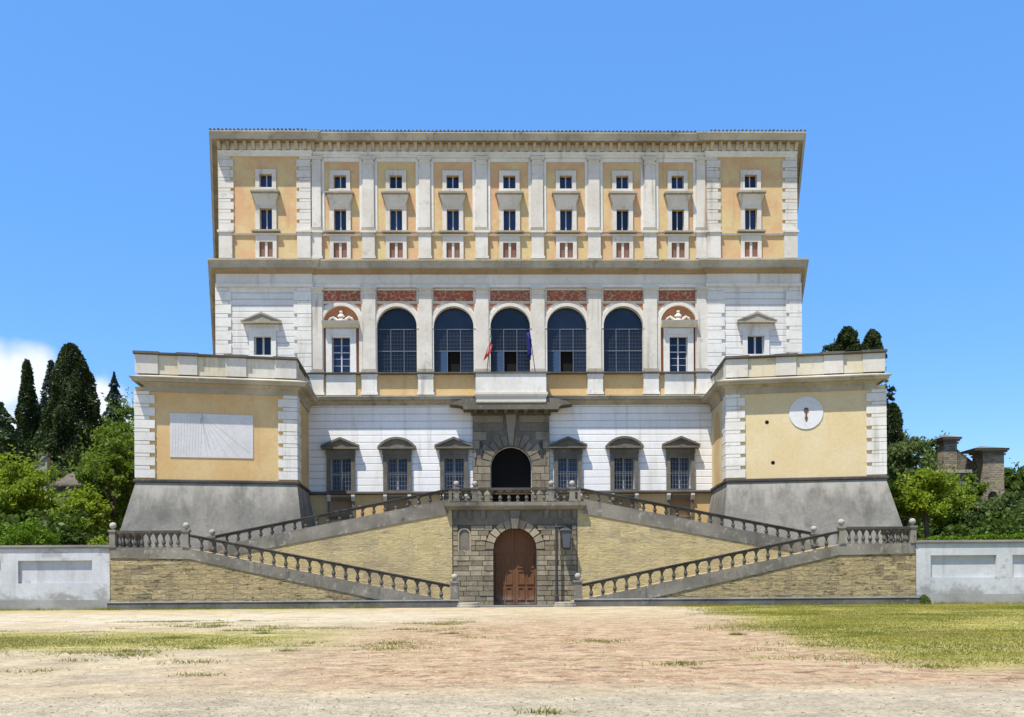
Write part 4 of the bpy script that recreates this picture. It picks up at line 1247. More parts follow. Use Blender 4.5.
def newel(par, x, y, z0, z1, w=.36, ball=.2):
    m_ = MB(); h = w / 2
    m_.box(x - h, x + h, y - h, y + h, z0, z1 - .12)
    m_.box(x - h - .06, x + h + .06, y - h - .06, y + h + .06, z1 - .12, z1)
    m_.box(x - h - .05, x + h + .05, y - h - .05, y + h + .05, z0 - .002, z0 + .14)
    nw = m_.build('newel', 'balus', par)
    f_ = MB(); f_.lathe(x, y, z1 + .001, [(.12, 0), (.08, .04), (.07, .08)] + [(ball * math.sin(PI * t / 8) + .003, .06 + ball - ball * math.cos(PI * t / 8)) for t in range(1, 9)], 14)
    f_.build('finial', 'finial', nw, smooth=True)
    return nw

def sloped_rail(par, x0, z0, x1, z1, y, h=.19, w=.34):
    m_ = MB()
    m_.prism([(x0, z0 - h), (x1, z1 - h), (x1, z1 - .05), (x0, z0 - .05)], y - w / 2 + .04, y + w / 2 - .04)
    m_.prism([(x0, z0 - .06), (x1, z1 - .06), (x1, z1), (x0, z0)], y - w / 2, y + w / 2)
    return m_.build('handrail', 'rail', par)

side = {-1: 'left', 1: 'right'}
for s_ in (-1, 1):
    # lower ramp
    o = thing('balustrade', (s_ * 12.4, 60.15, 2), 'long sloping stone balustrade of the %s lower ramp, nearest the piazza' % side[s_], 'balustrade', 'stair balustrades')
    H = 1.05
    sloped_rail(o, s_ * 4.2, lr(4.2) + H, s_ * 20.55, lr(20.55) + H - .1, 60.15)
    newel(o, s_ * 3.9, 60.05, .44, 1.66, .5, .2)
    nb = 21
    for i in range(nb):
        x = 4.75 + i * .752
        hh_ = H - .16 - .1 * (x - 4.2) / 16.35
        put_bal(o, s_ * x, 60.15, lr(x) + .015, hh_)
    # upper ramp
    o = thing('balustrade', (s_ * 12.2, 63.0, 5.4), 'sloping stone balustrade of the %s upper ramp, rising to the central landing' % side[s_], 'balustrade', 'stair balustrades')
    H = .74
    sloped_rail(o, s_ * 4.35, ur(4.35) + H, s_ * 19.8, ur(19.8) + H, 63.0)
    newel(o, s_ * 19.95, 63.0, 3.9, 4.72, .4, .2)
    for i in range(20):
        x = 4.85 + i * .745
        put_bal(o, s_ * x, 63.0, ur(x) + .015, H - .15)
    # ramp landing
    o = thing('balustrade', (s_ * 23.1, 60.15, 3.9), 'level stone balustrade of the %s outer landing, close set balusters' % side[s_], 'balustrade', 'stair balustrades')
    m_ = MB(); m_.box(min(s_ * 20.9, s_ * 25.2), max(s_ * 20.9, s_ * 25.2), 59.99, 60.31, 4.79, 4.95); m_.build('handrail', 'rail', o)
    newel(o, s_ * 25.32, 60.15, 3.9, 5.0, .36, .21)
    newel(o, s_ * 20.74, 60.15, 3.88, 4.98, .36, .21)
    for i in range(9): put_bal(o, s_ * (21.25 + i * .45), 60.15, 3.9, .89)
    o = thing('balustrade', (s_ * 25.3, 63.2, 3.9), 'short side balustrade closing the end of the %s outer landing' % side[s_], 'balustrade', 'stair balustrades')
    m_ = MB(); m_.box(s_ * 25.3 - .15, s_ * 25.3 + .15, 60.36, 65.2, 4.79, 4.95); m_.build('handrail', 'rail', o)
    for i in range(8): put_bal(o, s_ * 25.3, 60.8 + i * .55, 3.88, .91)
o = thing('balustrade', (0, 62.75, 6.9), 'level stone balustrade with ball finials on the central landing above the wooden door', 'balustrade', 'stair balustrades')
m_ = MB(); m_.box(-4.35, 4.35, 62.6, 62.92, 7.63, 7.79); m_.build('handrail', 'rail', o)
for x in (-3.85, -2.62, 2.42, 3.8): newel(o, x, 62.76, 6.885, 7.82, .36, .19)
for x in (-4.25, 4.25):
    m_ = MB(); m_.box(x - .1, x + .1, 62.62, 62.9, 6.885, 7.62); m_.build('newel', 'balus', o)
for x in (-3.4, -3.05, -2.1, -1.55, -.95, -.37, .21, .79, 1.37, 1.95, 2.85, 3.3): put_bal(o, x, 62.76, 6.885, .74)
for s_ in (-1, 1):
    o = thing('balustrade', (s_ * 2.85, 70, 6.9), 'stone balustrade along the %s edge of the bridge to the palace door' % side[s_], 'balustrade', 'stair balustrades')
    m_ = MB(); m_.box(s_ * 2.85 - .15, s_ * 2.85 + .15, 66.4, 74.2, 7.63, 7.79); m_.build('handrail', 'rail', o)
    for i in range(11): put_bal(o, s_ * 2.85, 66.8 + i * .68, 6.875, .755)

# benches along the foot of the ramps
for s_ in (-1, 1):
    m_ = MB()
    x = 4.35
    m_.box(min(s_ * 3.62, s_ * 25.42), max(s_ * 3.62, s_ * 25.42), 59.42, 59.84, 0, .42)
    o = thing('stone_bench', (s_ * 14.5, 59.6, 0), 'long low grey stone bench along the foot of the %s lower ramp' % side[s_], 'bench', 'stone benches at the foot of the ramps')
    m_.build('base', 'bench', o)
    t_ = MB()
    x = 3.6
    while x < 25.4:
        e = min(25.45, x + random.uniform(2.4, 3.8))
        if 25.45 - e < 1: e = 25.45
        t_.box(min(s_ * x, s_ * (e - .015)), max(s_ * x, s_ * (e - .015)), 59.38, 59.84, .422, .49 + random.uniform(-.008, .008))
        x = e
    t_.build('seat', 'plinth', o)

# ================================================================== BOUNDARY WALLS
for s_ in (-1, 1):
    o = thing('boundary_wall', (s_ * 44, 60.3, 0), 'limewashed garden wall with recessed panels on the %s of the staircase' % side[s_], 'wall', 'limewashed boundary walls')
    if s_ < 0: P = [(-31.2 - 5.67 * k, -26.6 - 5.67 * k) for k in range(6)]
    else: P = [(26.44 + 5.27 * k, 30.67 + 5.27 * k) for k in range(6)]
    a, c_ = (-64, -25.5) if s_ < 0 else (25.5, 64)
    m_ = MB(); m_.prism(rect(a, c_, .62, 3.86), 60.05, 60.5, [rect(p, q, 1.68, 3.1) for p, q in P]); m_.build('wall_face', 'lime', o)
    m_ = MB(); m_.box(a, c_, 60.25, 60.49, 1.5, 3.3); m_.build('panel', 'lime', o)
    m_ = MB(); m_.box(a, c_, 59.99, 60.505, 0, .617); m_.build('plinth', 'plinth', o)
    m_ = MB(); m_.side([(59.95, 3.863), (60.55, 3.863), (60.55, 3.95), (60.25, 4.08), (59.95, 3.95)], a, c_); m_.build('coping', 'coping', o)

# ================================================================== LAMP, FLAGS
o = thing('street_lamp', (2.72, 62.4, .05), 'dark iron lamp post with a hanging lantern right of the wooden door', 'lamp post')
m_ = MB(); m_.lathe(2.72, 62.4, .05, [(.2, 0), (.2, .1), (.14, .16), (.13, .6), (.1, .65), (.085, 5.05), (.12, 5.1), (.05, 5.3)], 10); m_.build('pole', 'iron', o)
m_ = MB(); m_.tube([(2.72, 62.4, 5.12), (3.0, 62.4, 5.22), (3.34, 62.4, 5.16)], .05, 6); m_.tube([(2.75, 62.4, 4.75), (2.95, 62.4, 4.98), (3.05, 62.4, 5.18)], .03, 6); m_.build('arm', 'iron', o)
m_ = MB()
lx, ly = 3.34, 62.4
def frus(mb, h0, z0, h1, z1):
    mb.add([(lx - h0, ly - h0, z0), (lx + h0, ly - h0, z0), (lx + h0, ly + h0, z0), (lx - h0, ly + h0, z0), (lx - h1, ly - h1, z1), (lx + h1, ly - h1, z1), (lx + h1, ly + h1, z1), (lx - h1, ly + h1, z1)],
           [(3, 2, 1, 0), (4, 5, 6, 7), (0, 1, 5, 4), (1, 2, 6, 5), (2, 3, 7, 6), (3, 0, 4, 7)])
frus(m_, .38, 4.92, .1, 5.12); frus(m_, .22, 3.72, .25, 3.8); frus(m_, .36, 4.84, .38, 4.918)
for sx in (-1, 1):
    for sy in (-1, 1): m_.tube([(lx + sx * .24, ly + sy * .24, 3.78), (lx + sx * .35, ly + sy * .35, 4.86)], .03, 5)
la = m_.build('lantern', 'iron', o)
m_ = MB(); frus(m_, .215, 3.802, .325, 4.838); m_.build('lamp_glass', 'lamp_glass', la)

def flag(x, label, cloth, tilt):
    o = thing('flag', (x, 73.4, 17.73), label, 'flag', 'flags on the loggia balcony')
    m_ = MB(); m_.tube([(x, 73.45, 16.9), (x + tilt, 73.0, 20.9)], .03, 6); m_.lathe(x + tilt, 73.0, 20.9, [(.02, 0), (.06, .05), (.05, .1), (.01, .16)], 8); m_.build('pole', 'lattice', o)
    k = 0
    for mat, pts in cloth:
        m2 = MB()
        n = 8
        vs, fs = [], []
        (xa, za), (xb, zb), (xc, zc), (xd, zd) = pts     # top-left, top-right, bottom-right, bottom-left
        for i in range(n + 1):
            for j in range(5):
                s2, t2 = i / n, j / 4
                px = (xa * (1 - t2) + xb * t2) * (1 - s2) + (xd * (1 - t2) + xc * t2) * s2
                pz = (za * (1 - t2) + zb * t2) * (1 - s2) + (zd * (1 - t2) + zc * t2) * s2
                vs.append((px, 72.98 + .1 * math.sin(t2 * 7 + k * 2 + s2) + .25 * s2 * .3, pz))
        for i in range(n):
            for j in range(4): fs.append((i * 5 + j, i * 5 + j + 1, (i + 1) * 5 + j + 1, (i + 1) * 5 + j))
        m2.add(vs, fs)
        fo = m2.build('cloth', mat, o, smooth=True)
        sm = fo.modifiers.new('thickness', 'SOLIDIFY'); sm.thickness = .012
        k += 1
    return o

flag(-1.95, 'furled red white and green tricolour flag on the balcony', [
    ('flag_green', [(-1.50, 20.5), (-1.47, 20.45), (-1.50, 19.3), (-1.55, 19.4)]),
    ('flag_white', [(-1.56, 20.2), (-1.5, 20.4), (-1.56, 19.4), (-1.95, 18.95)]),
    ('flag_red', [(-1.62, 20.0), (-1.42, 19.75), (-1.55, 19.15), (-2.12, 18.55)])], .45)
flag(2.0, 'furled dark blue flag on the balcony', [('flag_blue', [(1.22, 20.7), (1.5, 20.75), (1.62, 19.0), (1.3, 18.9)]), ('flag_blue', [(1.3, 20.6), (1.6, 20.2), (1.52, 18.6), (1.36, 18.8)])], -.55)

# ================================================================== VEGETATION
def leaf_obj(name, C, size, mat, parent=None, asp=1.0, flatten=0.0, off=(0, 0, 0)):
    C = np.asarray(C, float)
    n = len(C)
    sz = size * rng.uniform(.6, 1.35, (n, 1))
    a = rng.normal(size=(n, 3)); a[:, 2] *= (1 - flatten); a /= np.linalg.norm(a, axis=1, keepdims=True)
    r = rng.normal(size=(n, 3)); r[:, 2] *= (1 - flatten)
    c = np.cross(a, r); c /= np.linalg.norm(c, axis=1, keepdims=True) + 1e-9
    a = a * sz * asp; c = c * sz * .62
    V = np.stack([C - a, C - c * .9, C + a, C + c * .9], 1).reshape(-1, 3) - np.asarray(off)
    me = bpy.data.meshes.new(name)
    me.vertices.add(4 * n); me.vertices.foreach_set('co', V.astype(np.float32).ravel())
    me.loops.add(4 * n); me.loops.foreach_set('vertex_index', np.arange(4 * n, dtype=np.int32))
    me.polygons.add(n); me.polygons.foreach_set('loop_start', np.arange(0, 4 * n, 4, dtype=np.int32))
    me.polygons.foreach_set('loop_total', np.full(n, 4, np.int32))
    me.materials.append(mat); me.update(calc_edges=True); me.validate()
    o = bpy.data.objects.new(name, me); COL.objects.link(o)
    if parent is not None: o.parent = parent
    return o


def clumps(centers, rad, per, squash=.8):
    out = []
    for c, r in zip(centers, rad):
        d = rng.normal(size=(per, 3)); d /= np.linalg.norm(d, axis=1, keepdims=True)
        d *= (rng.uniform(0, 1, (per, 1)) ** .45) * r
        d[:, 2] *= squash
        out.append(c + d)
    return np.concatenate(out)


def conifer(h, rad, prof, n, leaf, lay=0, base_h=0.0):
    """points filling a tall body whose radius at height t is rad*prof(t)"""
    t = rng.uniform(0, 1, n * 3)
    keep = rng.uniform(0, 1, n * 3) < np.array([prof(x) for x in t]) + .08
    t = t[keep][:n]
    m = len(t)
    th = rng.uniform(0, 2 * PI, m)
    lump = 1 + .16 * np.sin(th * 3 + t * 9) + .12 * np.sin(th * 5 - t * 17) + .1 * np.sin(th * 2 + t * 31)
    rr = rad * np.array([prof(x) for x in t]) * lump * rng.uniform(.35, 1, m) ** .35
    if lay:
        ph = (t * lay) % 1
        rr *= .45 + .75 * (1 - ph)
    z = base_h + t * (h - base_h) - (rr * .22 if lay else 0)
    return np.stack([rr * np.cos(th), rr * np.sin(th), z], 1)


def tree(name, x, y, h, label, kind, leaf_mat, rad, n=4500, leaf=.3, trunk_r=.25, z=None, group=None, cat='tree', crown_base=.25, prof=None, lay=0, squash=.7, lobes=46, asp=1.25, flatten=.0):
    z0 = terrain(x, y) - .1 if z is None else z
    o = thing(name, (x, y, z0), label, cat, group)
    m_ = MB()
    top = h * (.9 if kind == 'conifer' else .62)
    bend = random.uniform(-.3, .3)
    m_.tube([(0, 0, -.2), (bend * .3, .1, top * .35), (bend, 0, top * .7), (bend * .7, 0, top)], [trunk_r * 1.25, trunk_r, trunk_r * .6, trunk_r * .15], 8)
    if kind != 'conifer':
        for i in range(6):
            a = i * 1.05 + random.random(); q = random.uniform(.3, .55) * h
            e = Vector((math.cos(a) * rad * .6, math.sin(a) * rad * .6, q + h * .28))
            m_.tube([(bend * .5, 0, q), e * .5 + Vector((bend * .3, 0, q * .5 + .2)), e], [trunk_r * .45, trunk_r * .3, trunk_r * .1], 6)
    m_.build('trunk', 'bark', o, local=True)
    if kind == 'conifer':
        P = conifer(h, rad, prof, n, leaf, lay, crown_base * h)
    else:
        cz = h * (crown_base + 1) / 2; rz = h * (1 - crown_base) / 2
        d = rng.normal(size=(lobes, 3)); d /= np.linalg.norm(d, axis=1, keepdims=True)
        d *= rng.uniform(.35, 1.0, (lobes, 1))
        C = d * np.array([rad, rad, rz]) + np.array([0, 0, cz])
        C[:, :2] *= (1 - .3 * ((C[:, 2:3] - cz) / rz).clip(0, 1))
        R_ = rng.uniform(.12, .36, lobes) * min(rad, rz * 1.1)
        P = clumps(C, R_, int(n * .86) // lobes, squash)
        # sprigs that stick out of the crown and fray its outline
        k = 60
        e = rng.normal(size=(k, 3)); e /= np.linalg.norm(e, axis=1, keepdims=True)
        t_ = rng.uniform(.7, 1.22, (k, int(n * .14) // k, 1))
        sp_pts = e[:, None, :] * t_ * np.array([rad, rad, rz]) * rng.uniform(.75, 1.0, (k, 1, 1)) + np.array([0, 0, cz]) + rng.normal(0, .07 * rad, (k, int(n * .14) // k, 3))
        P = np.concatenate([P, sp_pts.reshape(-1, 3)])
    leaf_obj('crown', P, leaf, leaf_mat, o, asp, flatten)
    return o


cyp = lambda t: max(.05, (1 - t) ** .46) * min(1, .6 + 4 * t)
cone = lambda t: max(.03, (1 - t) ** .85)
oval = lambda t: max(.04, math.sin(PI * min(1, t * .92 + .06)) ** .6)

def place(px, py_top, D):
    """world x and top height of something seen at that direction, standing D metres off"""
    d = fw + cr * ((px - 512) / F) - cu * ((py_top - 580) / F)
    k = D / d.y
    return -1.4 + d.x * k, 1.7 + d.z * k

def standing(px, top, D):
    x, zt = place(px, top, D)
    zb = terrain(x, D) - .1
    return x, zt - zb

# left: conifers on the slope
x, h = standing(71, 344, 112); tree('cypress', x, 112, h, 'tallest dark conifer on the left slope, broad and pointed', 'conifer', LEAF['cypress'], 4.3, 42000, .17, .45, prof=cyp, crown_base=.05, group='dark conifers left of the palace')
x, h = standing(27, 360, 120); tree('cypress', x, 120, h, 'second dark conifer with a ragged narrow top near the left edge', 'conifer', LEAF['cypress'], 2.25, 18000, .17, .35, prof=lambda t: max(.08, (1 - t) ** .5 * (.85 + .15 * math.sin(t * 21))), crown_base=.08, group='dark conifers left of the palace')
x, h = standing(51, 361, 124); tree('cypress', x, 124, h, 'slim dark conifer half hidden behind the tallest one', 'conifer', LEAF['spruce'], 2.2, 10000, .18, .3, prof=lambda t: max(.05, min(1, (1 - t) * 1.9 + .1)), crown_base=.08, group='dark conifers left of the palace')
x, h = standing(114, 372, 150); tree('spruce', x, 150, h, 'lone blue green spruce with layered branches beside the left bastion', 'conifer', LEAF['spruce'], 4.3, 15000, .18, .3, prof=cone, lay=9, crown_base=.1)
x, h = standing(0, 402, 100); tree('cedar', x, 100, h, 'layered cedar at the left edge of the picture', 'conifer', LEAF['cedar'], 4.2, 15000, .17, .4, prof=lambda t: max(.12, (1 - t) ** .6), lay=7, crown_base=.1, flatten=.5)
# left: broadleaf garden
x, h = standing(16, 456, 72); tree('broadleaf_tree', x, 72, h, 'bright green leafy tree at the left edge above the garden wall', 'round', LEAF['bright'], 3.0, 16000, .13, .2, crown_base=.18)
x, h = standing(82, 488, 69); tree('broadleaf_tree', x, 69, h, 'bright yellow green young tree between the hedge and the left bastion', 'round', LEAF['bright'], 1.9, 9000, .12, .12, crown_base=.12)
x, h = standing(112, 440, 76); tree('broadleaf_tree', x, 76, h, 'tall mid green tree against the side of the left bastion', 'round', LEAF['mid'], 2.5, 15000, .14, .2, crown_base=.2)
x, h = standing(126, 428, 105); tree('broadleaf_tree', x, 105, h, 'mid green tree high on the slope behind the left bastion', 'round', LEAF['mid'], 5.2, 18000, .2, .3, crown_base=.2)
x, h = standing(50, 452, 100); tree('broadleaf_tree', x, 100, h, 'olive green tree under the tallest conifer', 'round', LEAF['olive'], 3.0, 11000, .17, .2, crown_base=.15)
x, h = standing(102, 436, 122); tree('broadleaf_tree', x, 122, h, 'deep green tree between the tallest conifer and the spruce', 'round', LEAF['deep'], 4.4, 14000, .2, .3, crown_base=.15)
x, h = standing(127, 398, 140); tree('broadleaf_tree', x, 140, h, 'high mid green tree right of the spruce, cut by the bastion edge', 'round', LEAF['mid'], 4.6, 15000, .2, .3, crown_base=.15)
# clipped round bush
def bush(name, x, y, rx, rz, label, mat, n, leaf, cat='bush', ry=None, z=None, group=None):
    z0 = (terrain(x, y) if z is None else z) - .05
    o = thing(name, (x, y, z0), label, cat, group)
    d = rng.normal(size=(n, 3)); d /= np.linalg.norm(d, axis=1, keepdims=True); d[:, 2] = np.abs(d[:, 2])
    d *= rng.uniform(.55, 1.0, (n, 1)) ** .35
    lum = 1 + .07 * np.sin(d[:, 0:1] * 9 + 1) + .07 * np.sin(d[:, 1:2] * 11 + d[:, 2:3] * 7) + rng.normal(0, .05, (n, 1))
    leaf_obj('foliage', d * lum * np.array([rx, ry or rx, rz]), leaf, mat, o)
    m_ = MB(); m_.tube([(0, 0, -.1), (.02, 0, rz * .6)], [.09, .04], 6); m_.build('stem', 'bark', o, local=True)
    return o
bush('hedge_bush', place(30, 520, 64)[0], 64, 1.75, 2.1, 'clipped rounded bright green bush behind the left garden wall', LEAF['hedge'], 5200, .1)
bush('hedge_bush', place(0, 524, 64.6)[0], 64.6, 1.5, 1.75, 'clipped green bush cut by the left edge of the picture', LEAF['hedge'], 4000, .1)
bush('shrub', place(98, 536, 64)[0], 64, .75, 1.05, 'small bright shrub next to the end newel of the left landing', LEAF['bright'], 1400, .1)
bush('shrub', place(66, 520, 67)[0], 67, 1.3, 1.6, 'dark green shrub behind the clipped round bush', LEAF['deep'], 2200, .14)

# right: trees
x, h = standing(847, 327, 118); tree('cypress', x, 118, h, 'larger of two dark rounded treetops above the right bastion', 'conifer', LEAF['cypress'], 1.75, 11000, .17, .3, prof=oval, crown_base=.7)
x, h = standing(872, 330, 120); tree('cypress', x, 120, h, 'narrower dark treetop at the end of the right bastion parapet', 'conifer', LEAF['cypress'], 1.4, 9000, .17, .3, prof=oval, crown_base=.72)
x, h = standing(829, 341, 124); tree('broadleaf_tree', x, 124, h, 'small grey green treetop left of the two dark ones above the right bastion', 'round', LEAF['cedar'], 1.3, 1600, .26, .2, crown_base=.75)
x, h = standing(893, 403, 96); tree('cypress', x, 96, h, 'short dark cypress standing beside the right bastion', 'conifer', LEAF['cypress'], 1.9, 14000, .16, .25, prof=cyp, crown_base=.1)
x, h = standing(887, 382, 128); tree('pine_tree', x, 128, h, 'thin feathery treetop peeping past the right bastion corner', 'round', LEAF['spruce'], 1.2, 700, .26, .15, crown_base=.72, lobes=14)
x, h = standing(902, 432, 84); tree('broadleaf_tree', x, 84, h, 'mid green tree beside the wall of the right bastion', 'round', LEAF['olive'], 3.0, 16000, .15, .2, crown_base=.15)
x, h = standing(936, 438, 98); tree('broadleaf_tree', x, 98, h, 'deep green tree left of the brick gate pylons', 'round', LEAF['deep'], 3.0, 12000, .17, .25, crown_base=.2)
x, h = standing(928, 470, 70); tree('broadleaf_tree', x, 70, h, 'broad bright green tree above the right garden wall', 'round', LEAF['bright'], 2.75, 18000, .12, .2, crown_base=.3)
x, h = standing(966, 476, 74); tree('broadleaf_tree', x, 74, h, 'bright green tree below the brick gate pylons', 'round', LEAF['mid'], 2.3, 12000, .13, .18, crown_base=.2)
x, h = standing(1003, 492, 70); tree('broadleaf_tree', x, 70, h, 'olive green tree at the right edge above the hedge', 'round', LEAF['olive'], 2.6, 12000, .13, .18, crown_base=.15)
x, h = standing(1018, 466, 108); tree('broadleaf_tree', x, 108, h, 'distant deep green tree right of the pylons', 'round', LEAF['deep'], 3.4, 10000, .19, .25, crown_base=.15)
x, h = standing(985, 470, 125); tree('broadleaf_tree', x, 125, h, 'distant mid green tree seen behind the gate pylons', 'round', LEAF['mid'], 4, 10000, .2, .25, crown_base=.15)
# hedge on the right wall
hx0, hx1 = place(918, 530, 63)[0], 52
o = thing('hedge', ((hx0 + hx1) / 2, 62.6, 3.55), 'long clipped bright green hedge behind the right garden wall', 'hedge')
n = 16000
hp_ = np.stack([rng.uniform(hx0, hx1, n) - (hx0 + hx1) / 2, rng.uniform(-.5, .7, n), rng.uniform(0, 1, n) ** .5], 1)
hp_[:, 2] *= .78 + (hp_[:, 0] + 12) * .035 + .07 * np.sin(hp_[:, 0] * 2.1) + .05 * np.sin(hp_[:, 0] * 5.3)
leaf_obj('foliage', hp_, .1, LEAF['hedge'], o)
bush('shrub', place(906, 528, 63)[0], 63, .55, .8, 'reddish leaved shrub behind the end newel of the right landing', LEAF['olive'], 700, .1)
bush('shrub', 25.75, 59.55, .42, .55, 'small green weed bush at the foot of the right wall corner', LEAF['mid'], 500, .07, z=.03)

# woodland on the slopes far behind
pts = []
for k in range(150):
    s_ = -1 if k % 5 < 3 else 1
    y = random.uniform(128, 210)
    x = s_ * random.uniform(34, 100) if s_ < 0 else random.uniform(48, 120)
    hz = terrain(x, y)
    th_ = random.uniform(7, 11) if s_ < 0 else random.uniform(4, 6.5)
    d = rng.normal(size=(1000, 3)); d /= np.linalg.norm(d, axis=1, keepdims=True); d *= rng.uniform(.4, 1, (1000, 1)) ** .5
    pts.append(d * np.array([3.8, 3.8, th_ * .5]) + np.array([x, y, hz + th_ * .55]))
tag(leaf_obj('woodland', np.concatenate(pts), .3, LEAF['mid']), 'dense green woodland covering the slopes behind the palace', 'woodland', kind='stuff')
# undergrowth between the garden trees
pts = []
for k in range(120):
    s_ = -1 if k % 2 else 1
    y = random.uniform(66, 118); x = s_ * random.uniform(30 + (y - 66) * .24, 36 + (y - 60) * .42)
    hz = terrain(x, y); r = random.uniform(1.0, 2.4)
    d = rng.normal(size=(330, 3)); d /= np.linalg.norm(d, axis=1, keepdims=True); d *= rng.uniform(.4, 1, (330, 1)) ** .5
    pts.append(d * np.array([r, r, r * .7]) + np.array([x, y, hz + r * .5]))
tag(leaf_obj('undergrowth', np.concatenate(pts), .2, LEAF['deep']), 'dark green undergrowth filling the gardens beside the palace', 'undergrowth', kind='stuff')

# ruined gable and shed on the left slope
x0, z1 = place(47, 456, 84); x1, _ = place(30, 470, 84)
zb = terrain(x0, 84) - .2
o = thing('ruined_wall', (x0, 84, zb), 'grey sloping gable wall of a ruin among the trees on the left', 'wall')
zt = place(47, 456, 84)[1]; zl = place(28, 474, 84)[1]
m_ = MB(); m_.prism([(x1 - 1.2, zb), (x0, zb), (x0, zt), (x0 - .4, zt), (x1, zl)], 84, 84.6); m_.build('masonry', 'talus', o)
m_ = MB(); m_.prism([(x1 - .1, zl), (x0 + .1, zt + .02), (x0 + .1, zt + .2), (x1 - .1, zl + .2)], 83.9, 84.7); m_.build('coping', 'coping', o)
xa, za = place(54, 482, 82); xb, _ = place(94, 482, 82)
zb = terrain(xa, 82) - .2
o = thing('garden_shed', ((xa + xb) / 2, 83, zb), 'low stone outbuilding with a dark lean-to roof under the tallest conifer', 'shed')
m_ = MB(); m_.box(xa, xb, 82, 86, zb, za - .4); m_.build('wall', 'rubble', o)
m_ = MB(); m_.side([(81.7, za - .4), (86.3, za + 1.2), (86.3, za + 1.35), (81.7, za - .25)], xa - .25, xb + .25); m_.build('roof', 'tile', o)

# gate pylons on the right
def pylon(pxa, pxb, ptop, D, label, side_w, niche, ov):
    xa, zt = place(pxa, ptop, D); xb, _ = place(pxb, ptop, D)
    zb = terrain(xa, D) - .3
    o = thing('gate_pylon', ((xa + xb) / 2, D + 1, zb), label, 'pylon', 'brick gate pylons on the right slope')
    m_ = MB(); m_.box(xa, xb, D, D + side_w, zb, zt - .5); sh = m_.build('shaft', 'pylon', o)
    m_ = MB(); m_.box(xa - .12, xb + .12, D - .12, D + side_w + .12, zt - .75, zt - .6); m_.box(xa - .25, xb + .2, D - .25, D + side_w + .2, zt - .5, zt - .34)
    m_.box(xa - ov, xb + .3, D - .4, D + side_w + .3, zt - .34, zt - .16)
    m_.add([(xa - ov - .05, D - .45, zt - .155), (xb + .35, D - .45, zt - .155), (xb + .35, D + side_w + .35, zt - .155), (xa - ov - .05, D + side_w + .35, zt - .155), (xa + .3, D + side_w / 2, zt + .22)], [(0, 1, 4), (1, 2, 4), (2, 3, 4), (3, 0, 4), (3, 2, 1, 0)])
    m_.build('capital', 'peperino', o)
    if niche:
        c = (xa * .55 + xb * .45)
        m_ = MB(); m_.prism(arch(c, .45, zb + 2.0, zt - 4.6), D - .03, D - .004); m_.build('niche', 'dark', o)  # flat black panel paints the shade inside the niche
    return xa, xb, zt
p1 = pylon(944, 957, 436, 92, 'left one of two tall brick gate pylons, with a stepped cap', 1.4, False, .3)
p2 = pylon(983, 1004, 447, 88, 'right one of two tall brick gate pylons, with a dark niche', 2.0, True, .95)
# sloping wall between
o = thing('garden_wall', ((p1[1] + p2[0]) / 2, 91, terrain(45, 91)), 'old stone wall sloping down between the two brick pylons', 'wall')
za = place(960, 449, 92)[1]; zb_ = place(982, 468, 89)[1]
zb = terrain(46, 90) - .3
m_ = MB()
m_.add([(p1[1], 92.5, zb), (p2[0], 89, zb), (p2[0], 89, zb_), (p1[1], 92.5, za), (p1[1], 93.1, zb), (p2[0], 89.6, zb), (p2[0], 89.6, zb_), (p1[1], 93.1, za)],
       [(0, 1, 2, 3), (7, 6, 5, 4), (0, 3, 7, 4), (1, 5, 6, 2), (2, 6, 7, 3), (0, 4, 5, 1)])
m_.build('masonry', 'rubble', o)
m_ = MB()
m_.add([(p1[1], 92.4, za + .003), (p2[0], 88.9, zb_ + .003), (p2[0], 89.7, zb_ + .003), (p1[1], 93.2, za + .003), (p1[1], 92.4, za + .2), (p2[0], 88.9, zb_ + .2), (p2[0], 89.7, zb_ + .2), (p1[1], 93.2, za + .2)],
       [(3, 2, 1, 0), (4, 5, 6, 7), (0, 1, 5, 4), (1, 2, 6, 5), (2, 3, 7, 6), (3, 0, 4, 7)])
m_.build('coping', 'coping', o)
xa, zt = place(928, 470, 86); xb, _ = place(968, 470, 86)
zb = terrain(xa, 86) - .3
o = thing('garden_pier', ((xa + xb) / 2, 86.5, zb), 'broad low stone pier with a flat cap in front of the left pylon', 'pier')
m_ = MB(); m_.box(xa + .6, xb, 86, 87.2, zb, zt - .3); m_.build('masonry', 'rubble', o)
m_ = MB(); m_.box(xa, xb + .25, 85.75, 87.4, zt - .297, zt); m_.build('cap', 'stone', o)

